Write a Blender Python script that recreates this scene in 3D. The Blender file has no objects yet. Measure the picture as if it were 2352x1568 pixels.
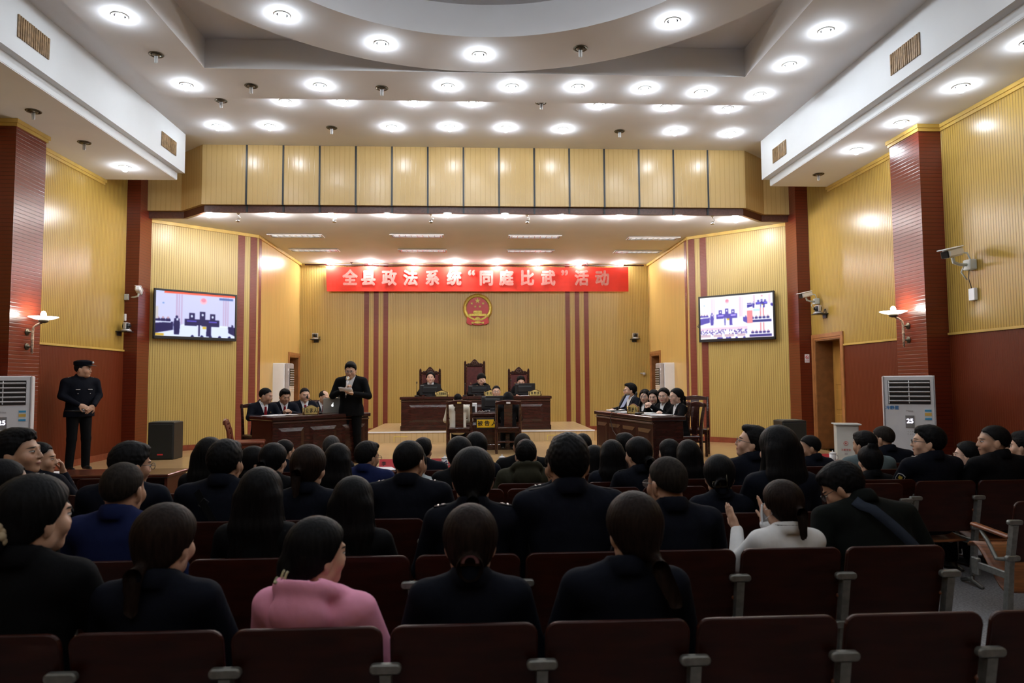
import bpy, math, random
import numpy as np
from mathutils import Matrix, Vector
PI = math.pi
random.seed(7)
SC = bpy.context.scene
C = SC.collection

# ---------------------------------------------------------------- camera, world, exposure
FPX, CAMZ = 1568.0, 1.70
YAW, PITCH, ROLL = 0.05190346, 0.05827042, -0.00649991
def _rx(a):
    c, s = math.cos(a), math.sin(a); return np.array([[1, 0, 0], [0, c, -s], [0, s, c]])
def _rz(a):
    c, s = math.cos(a), math.sin(a); return np.array([[c, -s, 0], [s, c, 0], [0, 0, 1]])
CR = _rz(-YAW) @ _rx(PI / 2 + PITCH) @ _rz(ROLL)
cam = bpy.data.cameras.new('camera')
cam.lens, cam.sensor_width, cam.sensor_fit = 24.0, 36.0, 'HORIZONTAL'
cam.clip_start, cam.clip_end = 0.05, 100
cam.dof.use_dof, cam.dof.focus_distance, cam.dof.aperture_fstop = True, 12.5, 3.2
camo = bpy.data.objects.new('camera', cam)
M4 = np.eye(4); M4[:3, :3] = CR; M4[:3, 3] = (0, 0, CAMZ)
camo.matrix_world = Matrix(M4.tolist())
C.objects.link(camo); SC.camera = camo
world = bpy.data.worlds.new('world'); SC.world = world
world.use_nodes = True
world.node_tree.nodes['Background'].inputs[0].default_value = (1, 0.97, 0.93, 1)
world.node_tree.nodes['Background'].inputs[1].default_value = 0.0
SC.view_settings.view_transform = 'Standard'; SC.view_settings.look = 'None'
SC.view_settings.exposure = 0.62; SC.view_settings.gamma = 1.0; SC.view_settings.use_curve_mapping = False
LAMP = 108.0          # radiance of every ceiling bulb
SC.cycles.use_denoising = True
SC.cycles.use_adaptive_sampling = True; SC.cycles.adaptive_threshold = 0.02
SC.cycles.max_bounces = 7; SC.cycles.diffuse_bounces = 4; SC.cycles.glossy_bounces = 3
SC.cycles.caustics_reflective = False; SC.cycles.caustics_refractive = False
SC.cycles.sample_clamp_indirect = 6.0

def ray(x, y):
    return CR @ np.array([(x - 1176) / FPX, -(y - 784) / FPX, -1.0])
def atY(x, y, Y):
    d = ray(x, y); t = Y / d[1]; return np.array([0, 0, CAMZ]) + d * t
def atX(x, y, X):
    d = ray(x, y); t = X / d[0]; return np.array([0, 0, CAMZ]) + d * t
def atZ(x, y, Z):
    d = ray(x, y); t = (Z - CAMZ) / d[2]; return np.array([0, 0, CAMZ]) + d * t

# ---------------------------------------------------------------- materials
def lin(c):
    return tuple((v / 12.92 if v <= 0.04045 else ((v + 0.055) / 1.055) ** 2.4) for v in c)
class NT:
    def __init__(s, name):
        s.m = bpy.data.materials.new(name); s.m.use_nodes = True
        s.t = s.m.node_tree; s.b = s.t.nodes['Principled BSDF']
    def n(s, typ, **kw):
        q = s.t.nodes.new(typ)
        for k, v in kw.items(): setattr(q, k, v)
        return q
    def put(s, sock, v):
        if isinstance(v, bpy.types.NodeSocket): s.t.links.new(v, sock)
        elif isinstance(v, (tuple, list)) and len(v) == 3 and sock.type == 'RGBA': sock.default_value = (*v, 1)
        else: sock.default_value = v
    def m_(s, op, a, b=0.0, c=0.0):
        q = s.n('ShaderNodeMath', operation=op)
        for i, v in enumerate((a, b, c)): s.put(q.inputs[i], v)
        return q.outputs[0]
    def step(s, v, lo, hi):
        q = s.n('ShaderNodeMapRange', interpolation_type='SMOOTHSTEP')
        s.put(q.inputs[0], v); q.inputs[1].default_value = lo; q.inputs[2].default_value = hi
        return q.outputs[0]
    def mix(s, f, a, b):
        q = s.n('ShaderNodeMix', data_type='RGBA')
        s.put(q.inputs[0], f); s.put(q.inputs[6], a); s.put(q.inputs[7], b); return q.outputs[2]
    def noise(s, scale, vec=None, detail=3.0):
        q = s.n('ShaderNodeTexNoise'); q.inputs['Scale'].default_value = scale; q.inputs['Detail'].default_value = detail
        if vec is not None: s.put(q.inputs['Vector'], vec)
        return q.outputs[0]
    def obj(s): return s.n('ShaderNodeTexCoord').outputs['Object']
    def sep(s, v):
        q = s.n('ShaderNodeSeparateXYZ'); s.put(q.inputs[0], v); return q.outputs
    def scale(s, v, xyz):
        q = s.n('ShaderNodeMapping'); s.put(q.inputs[0], v); q.inputs['Scale'].default_value = xyz; return q.outputs[0]
    def bump(s, h, strength, dist):
        q = s.n('ShaderNodeBump'); q.inputs['Strength'].default_value = strength; q.inputs['Distance'].default_value = dist
        s.put(q.inputs['Height'], h); s.put(s.b.inputs['Normal'], q.outputs[0])
    def set(s, **kw):
        for k, v in kw.items(): s.put(s.b.inputs[k.replace('_', ' ')], v)
        return s
MATS = {}
def mat(name, col, rough=0.5, metal=0.0, var=0.08, nscale=6.0, bump=0.0, stretch=None, coat=0.0, spec=0.5, sheen=0.0):
    """plain surface: procedural mottling of the base colour plus optional bump"""
    if name in MATS: return MATS[name]
    t = NT(name); v = t.obj()
    if stretch: v = t.scale(v, stretch)
    f = t.noise(nscale, v)
    dark = tuple(c * (1 - var) for c in col); lite = tuple(min(1, c * (1 + var)) for c in col)
    t.set(Base_Color=t.mix(t.step(f, 0.3, 0.7), dark, lite), Roughness=rough, Metallic=metal, Coat_Weight=coat, Coat_Roughness=0.12)
    t.b.inputs['Specular IOR Level'].default_value = spec
    if sheen: t.b.inputs['Sheen Weight'].default_value = sheen
    if bump: t.bump(t.noise(nscale * 3, v), 1.0, bump)
    MATS[name] = t.m; return t.m
def emit(name, col, strength):
    if name in MATS: return MATS[name]
    t = NT(name); t.set(Base_Color=(0.8, 0.8, 0.8), Emission_Color=col, Emission_Strength=strength, Roughness=0.4)
    MATS[name] = t.m; return t.m
def slat(name, base, groove, period, gw, axis=0, rough=0.3, dots=0.0, bmp=0.004, var=0.06, coat=0.0, spec=0.5):
    """panelling with grooves across UV axis (metres); optional perforation dots inside the grooves"""
    t = NT(name); uv = t.n('ShaderNodeUVMap').outputs[0]; xy = t.sep(uv)
    u = t.m_('FRACT', t.m_('DIVIDE', xy[axis], period))
    d = t.m_('ABSOLUTE', t.m_('SUBTRACT', u, 0.5))
    g = t.m_('SUBTRACT', 1.0, t.step(d, gw * 0.5, gw * 0.5 + 0.09))
    if dots:
        w = t.m_('FRACT', t.m_('DIVIDE', xy[1 - axis], dots))
        dd = t.m_('ABSOLUTE', t.m_('SUBTRACT', w, 0.5))
        gm = t.m_('MULTIPLY', g, t.m_('ADD', 0.45, t.m_('MULTIPLY', 0.55, t.m_('SUBTRACT', 1.0, t.step(dd, 0.18, 0.3)))))
    else: gm = g
    st = (14, 1.2, 1) if axis == 0 else (1.2, 14, 1)
    f = t.noise(3.0, t.scale(uv, st))
    big = t.m_('FLOOR', t.m_('DIVIDE', xy[1 - axis], 2.42))
    wn = t.n('ShaderNodeTexWhiteNoise', noise_dimensions='2D')
    cx = t.n('ShaderNodeCombineXYZ'); t.put(cx.inputs[0], t.m_('FLOOR', t.m_('DIVIDE', xy[axis], period * 8))); t.put(cx.inputs[1], big)
    t.put(wn.inputs[0], cx.outputs[0])
    f = t.m_('ADD', t.m_('MULTIPLY', f, 0.7), t.m_('MULTIPLY', wn.outputs[0], 0.3))
    dark = tuple(c * (1 - var) for c in base); lite = tuple(min(1, c * (1 + var)) for c in base)
    t.set(Base_Color=t.mix(gm, t.mix(f, dark, lite), groove), Roughness=rough, Coat_Weight=coat, Coat_Roughness=0.15)
    t.b.inputs['Specular IOR Level'].default_value = spec
    t.bump(t.m_('SUBTRACT', 1.0, g), 0.6, bmp)
    MATS[name] = t.m; return t.m
YEL = (0.51, 0.368, 0.112)
m_slat = slat('yellow_slat_panel', YEL, (0.29, 0.18, 0.05), 0.041, 0.24, rough=0.33, dots=0.02)
m_slat_side = slat('yellow_side_panel', (0.45, 0.285, 0.058), (0.27, 0.165, 0.035), 0.041, 0.2, rough=0.26)
m_plainyel = mat('yellow_laminate', (0.62, 0.41, 0.13), 0.3, var=0.05, nscale=2, stretch=(6, 6, .5))
m_red_wain = slat('red_wainscot', (0.115, 0.0175, 0.0042), (0.15, 0.036, 0.011), 0.036, 0.08, rough=0.42, bmp=0.002, spec=0.22)
m_red_pil = slat('red_pillar_panel', (0.13, 0.0185, 0.0065), (0.075, 0.013, 0.007), 0.05, 0.07, axis=1, rough=0.28, bmp=0.002)
m_red_strip = slat('red_strip_panel', (0.17, 0.03, 0.015), (0.24, 0.06, 0.03), 0.03, 0.12, axis=1, rough=0.35, dots=0.03)
m_sof = slat('pale_soffit_panel', (0.52, 0.35, 0.14), (0.44, 0.29, 0.105), 0.088, 0.03, rough=0.25, bmp=0.001)
m_gold_trim = mat('yellow_trim', (0.55, 0.36, 0.08), 0.35)
m_brown_trim = mat('brown_trim', (0.085, 0.03, 0.018), 0.35, var=0.2, nscale=30)
m_black = mat('black_strip', (0.012, 0.014, 0.016), 0.4)
m_white_ceil = mat('ceiling_paint', (0.74, 0.74, 0.76), 0.85, var=0.02, nscale=1.5, bump=0.0006)
m_white_beam = mat('beam_paint', (0.68, 0.70, 0.72), 0.8, var=0.02, nscale=1.5)
m_redwood_trim = mat('red_wood_trim', (0.22, 0.05, 0.022), 0.35, var=0.15, nscale=12)
m_mahog = mat('dark_mahogany', (0.035, 0.0095, 0.007), 0.25, var=0.25, nscale=5, stretch=(1, 1, 6), coat=0.25)
m_mahog_lite = mat('mahogany_moulding', (0.075, 0.035, 0.025), 0.3, var=0.2, nscale=8)
m_desk_red = mat('red_brown_desk', (0.075, 0.017, 0.009), 0.25, var=0.25, nscale=6, stretch=(.6, 6, 1), coat=0.2)
m_chair_red = mat('red_brown_chair_wood', (0.17, 0.04, 0.018), 0.3, var=0.2, nscale=8)
m_seat = mat('theatre_seat_plywood', (0.030, 0.0062, 0.0032), 0.38, var=0.3, nscale=4, stretch=(1, 1, 5), coat=0.0, spec=0.22)
m_seat_pan = mat('seat_pan_plywood', (0.20, 0.065, 0.02), 0.35, var=0.3, nscale=8, stretch=(.5, 8, 1))
m_arm_wood = mat('armrest_wood', (0.20, 0.06, 0.02), 0.3, var=0.2, nscale=9)
m_cast = mat('cast_aluminium', (0.21, 0.21, 0.195), 0.5, metal=0.6, var=0.15, nscale=30, bump=0.0008)
m_concrete = mat('grey_speckled_floor', (0.26, 0.26, 0.27), 0.6, var=0.3, nscale=60)
m_white = mat('white_plastic', (0.78, 0.79, 0.82), 0.3, var=0.02)
m_grey_pl = mat('grey_plastic', (0.42, 0.39, 0.40), 0.4)
m_dark_pl = mat('black_plastic', (0.012, 0.012, 0.014), 0.35)
m_silver = mat('silver_plastic', (0.5, 0.5, 0.52), 0.3, metal=0.5)
m_chrome = mat('chrome', (0.75, 0.75, 0.75), 0.15, metal=1.0)
m_brass = mat('brass', (0.55, 0.40, 0.16), 0.3, metal=0.9)
m_oldbrass = mat('dark_brass', (0.10, 0.085, 0.06), 0.35, metal=0.8)
m_paper = mat('white_paper', (0.80, 0.80, 0.84), 0.7, var=0.03)
m_leather = mat('burgundy_leather', (0.09, 0.022, 0.022), 0.3, var=0.2, nscale=20, bump=0.001)
m_wire = mat('cable_rubber', (0.02, 0.02, 0.02), 0.5)
m_banner = mat('red_banner_cloth', (0.80, 0.035, 0.018), 0.6, var=0.06, nscale=3)
m_banner_txt = mat('banner_lettering', (0.72, 0.29, 0.27), 0.55, var=0.12, nscale=14)
m_gold = mat('gold_paint', (0.42, 0.31, 0.05), 0.35, metal=0.4, var=0.2, nscale=30)
m_goldp = mat('gold_plate', (0.62, 0.48, 0.17), 0.35, metal=0.2, var=0.1, nscale=20)
m_emred = mat('emblem_red', (0.42, 0.012, 0.014), 0.35)
m_blk_txt = mat('black_lettering', (0.01, 0.01, 0.01), 0.5)
m_yel_sign = mat('yellow_sign', (0.85, 0.52, 0.01), 0.45)
m_red_card = mat('red_card', (0.62, 0.04, 0.05), 0.45)
m_box_grey = mat('light_grey_enamel', (0.52, 0.55, 0.53), 0.4, var=0.04)
m_bulb = emit('lamp_bulb', (0.85, 0.925, 1.0), LAMP)
m_bulb_stage = emit('stage_lamp_bulb', (1.0, 0.975, 0.95), LAMP * 3.7)
m_dead = mat('unlit_tube', (0.7, 0.7, 0.7), 0.3)
m_glass = mat('frosted_glass', (0.8, 0.8, 0.78), 0.3)

# ---------------------------------------------------------------- mesh helpers
class MB:
    """collects geometry of ONE object"""
    def __init__(s): s.v, s.f, s.uv, s.mi, s.sm, s.M, s.cur = [], [], [], [], [], None, 0
    def add(s, vs, fs, uvs=None, smooth=False):
        o = len(s.v)
        for p in vs:
            s.v.append(tuple(s.M @ Vector(p)) if s.M is not None else tuple(p))
        for i, f in enumerate(fs):
            s.f.append([o + k for k in f]); s.mi.append(s.cur); s.sm.append(smooth)
            s.uv.append(uvs[i] if uvs else [(0, 0)] * len(f))
        return s
    def box(s, c, d, b=0.0, R=None):
        hx, hy, hz = d[0] / 2, d[1] / 2, d[2] / 2
        b = min(b, hx * .9, hy * .9, hz * .9)
        T = lambda p: tuple((R @ Vector(p) if R is not None else Vector(p)) + Vector(c))
        if b <= 0:
            vs = [T((sx * hx, sy * hy, sz * hz)) for sz in (-1, 1) for sy in (-1, 1) for sx in (-1, 1)]
            fs = [(0, 2, 3, 1), (4, 5, 7, 6), (0, 1, 5, 4), (2, 6, 7, 3), (0, 4, 6, 2), (1, 3, 7, 5)]
            dd = (d[0], d[1], d[2]); uvs = []
            for f in fs:
                q = []
                for k in f:
                    p = [(k & 1) * dd[0], ((k >> 1) & 1) * dd[1], ((k >> 2) & 1) * dd[2]]
                    q.append(p)
                a = [max(t[i] for t in q) - min(t[i] for t in q) for i in range(3)]
                fl = a.index(min(a)); ax = [i for i in range(3) if i != fl]
                uvs.append([(t[ax[0]], t[ax[1]]) for t in q])
            return s.add(vs, fs, uvs)
        vs, idx = [], {}
        for sx in (-1, 1):
            for sy in (-1, 1):
                for sz in (-1, 1):
                    for a in range(3):
                        p = [sx * hx, sy * hy, sz * hz]
                        for k in range(3):
                            if k != a: p[k] -= (sx, sy, sz)[k] * b
                        idx[(sx, sy, sz, a)] = len(vs); vs.append(T(p))
        fs = []
        S = (-1, 1)
        def orient(f, n):
            a, b_, c_ = (Vector(vs[f[0]]), Vector(vs[f[1]]), Vector(vs[f[2]]))
            nn = (b_ - a).cross(c_ - a); cc = sum((Vector(vs[k]) for k in f), Vector()) / len(f) - Vector(c)
            return f if nn.dot(cc) > 0 else f[::-1]
        for a in range(3):
            o = [k for k in range(3) if k != a]
            for sg in S:
                f = []
                for p, q in ((-1, -1), (1, -1), (1, 1), (-1, 1)):
                    k = [0, 0, 0]; k[a] = sg; k[o[0]] = p; k[o[1]] = q; f.append(idx[(*k, a)])
                fs.append(orient(f, 0))
            for p in S:
                for q in S:
                    k0 = [0, 0, 0]; k0[a] = -1; k0[o[0]] = p; k0[o[1]] = q
                    k1 = list(k0); k1[a] = 1
                    f = [idx[(*k0, o[0])], idx[(*k1, o[0])], idx[(*k1, o[1])], idx[(*k0, o[1])]]
                    fs.append(orient(f, 0))
        for sx in S:
            for sy in S:
                for sz in S: fs.append(orient([idx[(sx, sy, sz, k)] for k in range(3)], 0))
        return s.add(vs, fs)
    def quad(s, a, b, c, d, uv=None): return s.add([a, b, c, d], [(0, 1, 2, 3)], [uv] if uv else None)
    def slab(s, pts, t, bev=0.0, frame=None):
        """outline in the local XZ plane, thickness t towards -Y (front face at y=-t)"""
        n = len(pts)
        cx = sum(p[0] for p in pts) / n; cz = sum(p[1] for p in pts) / n
        area = sum(pts[i][0] * pts[(i + 1) % n][1] - pts[(i + 1) % n][0] * pts[i][1] for i in range(n))
        if area < 0: pts = pts[::-1]
        def ring(y, ins):
            out = []
            for i in range(n):
                p0, p1, p2 = pts[i - 1], pts[i], pts[(i + 1) % n]
                e1 = Vector((p1[0] - p0[0], p1[1] - p0[1])); e2 = Vector((p2[0] - p1[0], p2[1] - p1[1]))
                nn = Vector((-(e1.y), e1.x)).normalized() + Vector((-(e2.y), e2.x)).normalized() if e1.length and e2.length else Vector((0, 0))
                if nn.length > 1e-6: nn.normalize()
                out.append((p1[0] + nn.x * ins, y, p1[1] + nn.y * ins))
            return out
        rings = [ring(0, 0), ring(-t, 0)] if bev <= 0 else [ring(0, bev), ring(-bev, 0), ring(-t + bev, 0), ring(-t, bev)]
        vs = [p for r in rings for p in r]; fs = []
        for k in range(len(rings) - 1):
            for i in range(n):
                j = (i + 1) % n; fs.append((k * n + i, k * n + j, (k + 1) * n + j, (k + 1) * n + i)[::-1])
        fs.append(list(range(n))[::-1]); L = (len(rings) - 1) * n; fs.append([L + i for i in range(n)])
        if frame is not None: vs = [tuple(frame @ Vector(p)) for p in vs]
        return s.add(vs, fs)
    def tube(s, pts, r, n=8, caps=True, smooth=True):
        pts = [Vector(p) for p in pts]; rr = r if isinstance(r, (list, tuple)) else [r] * len(pts)
        vs, fs = [], []; up = Vector((0, 0, 1)); prev = None
        for i, p in enumerate(pts):
            d = (pts[min(i + 1, len(pts) - 1)] - pts[max(i - 1, 0)])
            d = d.normalized() if d.length > 1e-9 else Vector((0, 0, 1))
            a = prev if prev is not None else (up if abs(d.z) < 0.9 else Vector((1, 0, 0)))
            x = a - d * a.dot(d)
            if x.length < 1e-5: x = Vector((1, 0, 0)) - d * d.x
            x.normalize(); y = d.cross(x); prev = x
            for k in range(n):
                t = 2 * PI * k / n; vs.append(tuple(p + (x * math.cos(t) + y * math.sin(t)) * rr[i]))
        for i in range(len(pts) - 1):
            for k in range(n):
                j = (k + 1) % n; fs.append((i * n + k, i * n + j, (i + 1) * n + j, (i + 1) * n + k))
        if caps: fs.append(list(range(n))[::-1]); fs.append([(len(pts) - 1) * n + k for k in range(n)])
        return s.add(vs, fs, smooth=smooth)
    def lathe(s, prof, n=16, c=(0, 0, 0), smooth=True, R=None):
        """profile of (r, z) around Z"""
        vs, fs = [], []
        for r, z in prof:
            for k in range(n):
                t = 2 * PI * k / n; p = Vector((r * math.cos(t), r * math.sin(t), z))
                if R is not None: p = R @ p
                vs.append(tuple(p + Vector(c)))
        for i in range(len(prof) - 1):
            for k in range(n):
                j = (k + 1) % n; fs.append((i * n + k, i * n + j, (i + 1) * n + j, (i + 1) * n + k))
        if prof[0][0] > 1e-4: fs.append(list(range(n))[::-1])
        if prof[-1][0] > 1e-4: fs.append([(len(prof) - 1) * n + k for k in range(n)])
        return s.add(vs, fs, smooth=smooth)
    def ball(s, c, r, n=12):
        r = r if isinstance(r, (tuple, list)) else (r, r, r); vs, fs = [], []; m = n // 2 + 1
        for i in range(m + 1):
            a = -PI / 2 + PI * i / m
            for k in range(n):
                t = 2 * PI * k / n
                vs.append((c[0] + r[0] * math.cos(a) * math.cos(t), c[1] + r[1] * math.cos(a) * math.sin(t), c[2] + r[2] * math.sin(a)))
        for i in range(m):
            for k in range(n):
                j = (k + 1) % n; fs.append((i * n + k, i * n + j, (i + 1) * n + j, (i + 1) * n + k))
        return s.add(vs, fs, smooth=True)
    def build(s, name, mats, parent=None, kind=None):
        me = bpy.data.meshes.new(name); me.from_pydata(s.v, [], s.f)
        if not isinstance(mats, (list, tuple)): mats = [mats]
        for m in mats: me.materials.append(m)
        n = len(me.polygons)
        me.polygons.foreach_set('material_index', s.mi[:n]); me.polygons.foreach_set('use_smooth', s.sm[:n])
        uv = me.uv_layers.new(name='UVMap')
        flat = [c for f in s.uv for p in f for c in p]
        uv.data.foreach_set('uv', flat)
        me.update()
        return link(name, me, parent, kind)
def link(name, me, parent=None, kind=None):
    o = bpy.data.objects.new(name, me); C.objects.link(o)
    if parent is not None: o.parent = parent
    if kind: o['kind'] = kind
    return o
def thing(name, label, cat, loc=(0, 0, 0), rz=0.0, group=None):
    o = bpy.data.objects.new(name, None); C.objects.link(o)
    o.empty_display_size = 0.1
    o.location = loc; o.rotation_euler = (0, 0, rz); return tag(o, label, cat, group)
def tag(o, label, cat, group=None):
    o['label'] = label; o['category'] = cat
    if group: o['group'] = group
    return o
def dup(root, loc, rz, label, group=None):
    r = root.copy(); C.objects.link(r); r.location = loc; r.rotation_euler = (0, 0, rz); r['label'] = label
    if group: r['group'] = group
    def kids(a, b):
        for ch in list(a.children):
            c = ch.copy(); C.objects.link(c); c.parent = b; kids(ch, c)
    kids(root, r); return r
def rot(rx=0, ry=0, rz=0):
    return (Matrix.Rotation(rz, 3, 'Z') @ Matrix.Rotation(ry, 3, 'Y') @ Matrix.Rotation(rx, 3, 'X'))
def rrect(w, h, r, n=5, x0=0, z0=0, rb=None):
    """rounded rectangle outline, centred in x, from z0 up; rb = bottom corner radius"""
    rb = r if rb is None else rb; P = []
    for cx, cz, rr, a0 in ((w / 2 - rb, rb, rb, -90), (w / 2 - r, h - r, r, 0), (-w / 2 + r, h - r, r, 90), (-w / 2 + rb, rb, rb, 180)):
        for k in range(n + 1):
            a = math.radians(a0 + 90 * k / n); P.append((x0 + cx + rr * math.cos(a), z0 + cz + rr * math.sin(a)))
    return P
def text(name, s, size, m, parent, loc, R=None, bold=0.0, ex=0.002, sx=1.0, align='CENTER', spacing=1.0):
    """flat lettering facing -Y in the parent's frame (converted to a mesh)"""
    c = bpy.data.curves.new(name, 'FONT'); c.body = s; c.size = size; c.align_x = align; c.align_y = 'CENTER'
    c.extrude = ex; c.space_character = spacing; c.resolution_u = 3
    o = bpy.data.objects.new('tmp', c); C.objects.link(o)
    dg = bpy.context.evaluated_depsgraph_get()
    me = bpy.data.meshes.new_from_object(o.evaluated_get(dg))
    bpy.data.objects.remove(o); bpy.data.curves.remove(c)
    T = Matrix.Rotation(PI / 2, 4, 'X')
    if R is not None: T = R.to_4x4() @ T
    if bold:      # heavier strokes: the outline repeated a little to every side
        co = np.zeros(len(me.vertices) * 3, np.float32); me.vertices.foreach_get('co', co); co = co.reshape(-1, 3)
        V, F, n = [], [], len(co); fl = [list(p.vertices) for p in me.polygons]
        for k in range(9):
            d = (0, 0, 0) if k == 8 else (bold * math.cos(k * PI / 4), bold * math.sin(k * PI / 4), -.00004 * (k + 1))
            V += (co + np.array(d, np.float32)).tolist(); F += [[i + k * n for i in f] for f in fl]
        me = bpy.data.meshes.new(name); me.from_pydata(V, [], F)
    me.transform(Matrix.Translation(loc) @ T @ Matrix.Diagonal((sx, 1, 1, 1)))
    me.materials.clear(); me.materials.append(m); me.name = name
    return link(name, me, parent)
ORD = ['first', 'second', 'third', 'fourth', 'fifth', 'sixth', 'seventh', 'eighth', 'ninth', 'tenth', 'eleventh', 'twelfth', 'thirteenth', 'fourteenth', 'fifteenth']

# ================================================================ THE SETTING
SZ = 0.46            # stage floor
FZ = -0.10           # auditorium floor
XL, XR = -6.1, 6.1
def prism(mb, outline, z0, z1):
    """vertical prism of a plan outline (counter-clockwise), side UVs in metres"""
    n = len(outline); u = 0
    for i in range(n):
        a, b = outline[i], outline[(i + 1) % n]; L = math.hypot(b[0] - a[0], b[1] - a[1])
        mb.quad((*a, z0), (*b, z0), (*b, z1), (*a, z1), [(u, z0), (u + L, z0), (u + L, z1), (u, z1)]); u += L
    mb.add([(*p, z0) for p in outline], [list(range(n))[::-1]], [[(p[0], p[1]) for p in outline][::-1]])
    mb.add([(*p, z1) for p in outline], [list(range(n))], [[(p[0], p[1]) for p in outline]])
    return mb
def rect(x0, x1, y0, y1): return [(x0, y0), (x1, y0), (x1, y1), (x0, y1)]
def struct(name, mats, *boxes):
    """boxes: (x0,x1,y0,y1,z0,z1[,material index])"""
    mb = MB()
    for b in boxes:
        mb.cur = b[6] if len(b) > 6 else 0
        prism(mb, rect(*b[:4]), b[4], b[5])
    return mb.build(name, mats, kind='structure')
m_stage = slat('stage_laminate', (0.50, 0.335, 0.165), (0.43, 0.28, 0.13), 0.19, 0.006, axis=1, rough=0.22, bmp=0.0006, var=0.12)
m_dais = slat('pale_beech_board', (0.56, 0.41, 0.22), (0.48, 0.34, 0.17), 0.11, 0.04, rough=0.3, bmp=0.0004, var=0.12)
struct('floor', m_concrete, (-6.3, 6.3, -3.2, 9.7, FZ - .12, FZ))
struct('floor', m_stage, (-6.1, 6.1, 9.6, 17.4, FZ, SZ))
DX0, DX1, DY, DZ = -2.28, 2.44, 14.2, 0.68
struct('floor', m_dais, (DX0, DX1, DY, 17.2, SZ, DZ))
struct('trim_1', m_paper, (DX0 - .012, DX1 + .012, DY - .012, DY + .02, DZ - .022, DZ + .004))
for x_ in (atY(920, 1002, DY)[0], atY(1272, 1000, DY)[0]):
    struct('trim_1', mat('yellow_tape', (.75, .62, .12), .5), (x_ - .14, x_ + .14, DY - .004, DY, SZ + .115, SZ + .127), (x_ - .14, x_ - .128, DY - .004, DY, SZ + .02, SZ + .115))
WZ = 2.27
struct('wall_left', [m_slat_side, m_red_wain], (XL - .2, XL, -3, 12.6, WZ, 6.0), (XL - .2, XL, -3, 12.6, FZ, WZ, 1))
DRY0, DRY1 = 11.14, 12.0
struct('wall_right', [m_slat_side, m_red_wain], (XR, XR + .2, -3, DRY0, WZ, 6.0), (XR, XR + .2, -3, DRY0, FZ, WZ, 1),
       (XR, XR + .2, DRY0, 12.6, 2.41, 6.0), (XR, XR + .2, DRY1, 12.6, 0, 2.41))
struct('wall_rear', [m_slat_side, m_red_wain], (-6.3, 6.3, -3.2, -3, WZ, 6.2), (-6.3, 6.3, -3.2, -3, FZ, WZ, 1))
struct('wall_back', m_slat, (-4.6, 4.6, 17.2, 17.4, 0, 4.9))
m_side = m_plainyel
struct('wall_stage_left', m_side, (-4.6, -4.4, 13.9, 16.25, 0, 4.9), (-4.6, -4.4, 16.25, 17.2, 2.33, 4.9))
struct('wall_stage_right', m_side, (4.4, 4.6, 13.9, 16.2, 0, 4.9), (4.4, 4.6, 16.2, 17.0, 2.33, 4.9), (4.4, 4.6, 17.0, 17.2, 0, 4.9))
# angled screen walls between the proscenium and the side of the stage
TV = {}
for sg, nm in ((-1, 'left'), (1, 'right')):
    p0 = (sg * 5.95, 12.53); p1 = (sg * 4.4, 13.9); L = math.hypot(p1[0] - p0[0], p1[1] - p0[1])
    d = ((p1[0] - p0[0]) / L, (p1[1] - p0[1]) / L); nrm = (d[1] * 1.0, -d[0]) if sg < 0 else (-d[1], d[0])
    TV[sg] = (p0, d, nrm, L)
    o = [p0, p1, (p1[0] - nrm[0] * .2, p1[1] - nrm[1] * .2), (p0[0] - nrm[0] * .2, p0[1] - nrm[1] * .2)]
    if sg > 0: o = o[::-1]
    mb = MB(); prism(mb, o, 0, 4.9); mb.build('wall_screen_' + nm, m_slat, kind='structure')
def twall(sg, f, off=0.0):
    p0, d, n, L = TV[sg]; return (p0[0] + d[0] * L * f + n[0] * off, p0[1] + d[1] * L * f + n[1] * off)
def tstrip(name, sg, f0, f1, z0, z1, th, m):
    a, b = twall(sg, f0), twall(sg, f1); a2, b2 = twall(sg, f0, th), twall(sg, f1, th)
    o = [a2, b2, b, a] if sg < 0 else [b2, a2, a, b]
    mb = MB(); prism(mb, o, z0, z1); return mb.build(name, m, kind='structure')
k = 2
for sg in (-1, 1):
    for f0, f1 in ((0.805, 0.87), (0.925, 0.99)):
        tstrip('trim_%d' % k, sg, f0, f1, SZ, 4.68, .006, m_red_strip); k += 1
    x = sg * 4.4
    struct('trim_%d' % k, m_red_strip, (min(x, x - sg * .006), max(x, x - sg * .006), 13.97, 14.12, SZ, 4.68)); k += 1
for a in (-2.81, -2.573, -2.335, 2.255, 2.497, 2.735):
    struct('trim_%d' % k, m_red_strip, (a, a + .118, 17.194, 17.2, SZ, 4.68)); k += 1
# proscenium: pillars, panelled soffit with angled ends, brown band
for sg in (-1, 1):
    x0, x1 = sorted((sg * 6.1, sg * 5.87))
    struct('pillar_proscenium', m_red_pil, (x0, x1, 12.12, 12.55, 0, 5.86))
struct('pillar_left', m_red_pil, (XL, -5.8, 8.77, 9.37, FZ, 5.0))
struct('pillar_right', m_red_pil, (5.8, XR, 8.5, 9.13, FZ, 5.0))
def sofline(i):
    return [(-5.95, 12.37 + i), (-5.28 + i * .4, 12.37 + i), (-4.74 + i * .4, 11.9 + i), (4.85 - i * .4, 11.9 + i), (5.39 - i * .4, 12.37 + i), (5.95, 12.37 + i), (5.95, 12.62), (-5.95, 12.62)]
mb = MB(); prism(mb, sofline(0), 4.79, 5.88); mb.build('wall_soffit', m_sof, kind='structure')
mb = MB(); o_ = sofline(.06)[:6]; prism(mb, o_ + [(x * .992, y + .045) for x, y in o_[::-1]], 4.665, 4.79); mb.build('trim_%d' % k, m_brown_trim, kind='structure'); k += 1
mb = MB()
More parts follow.
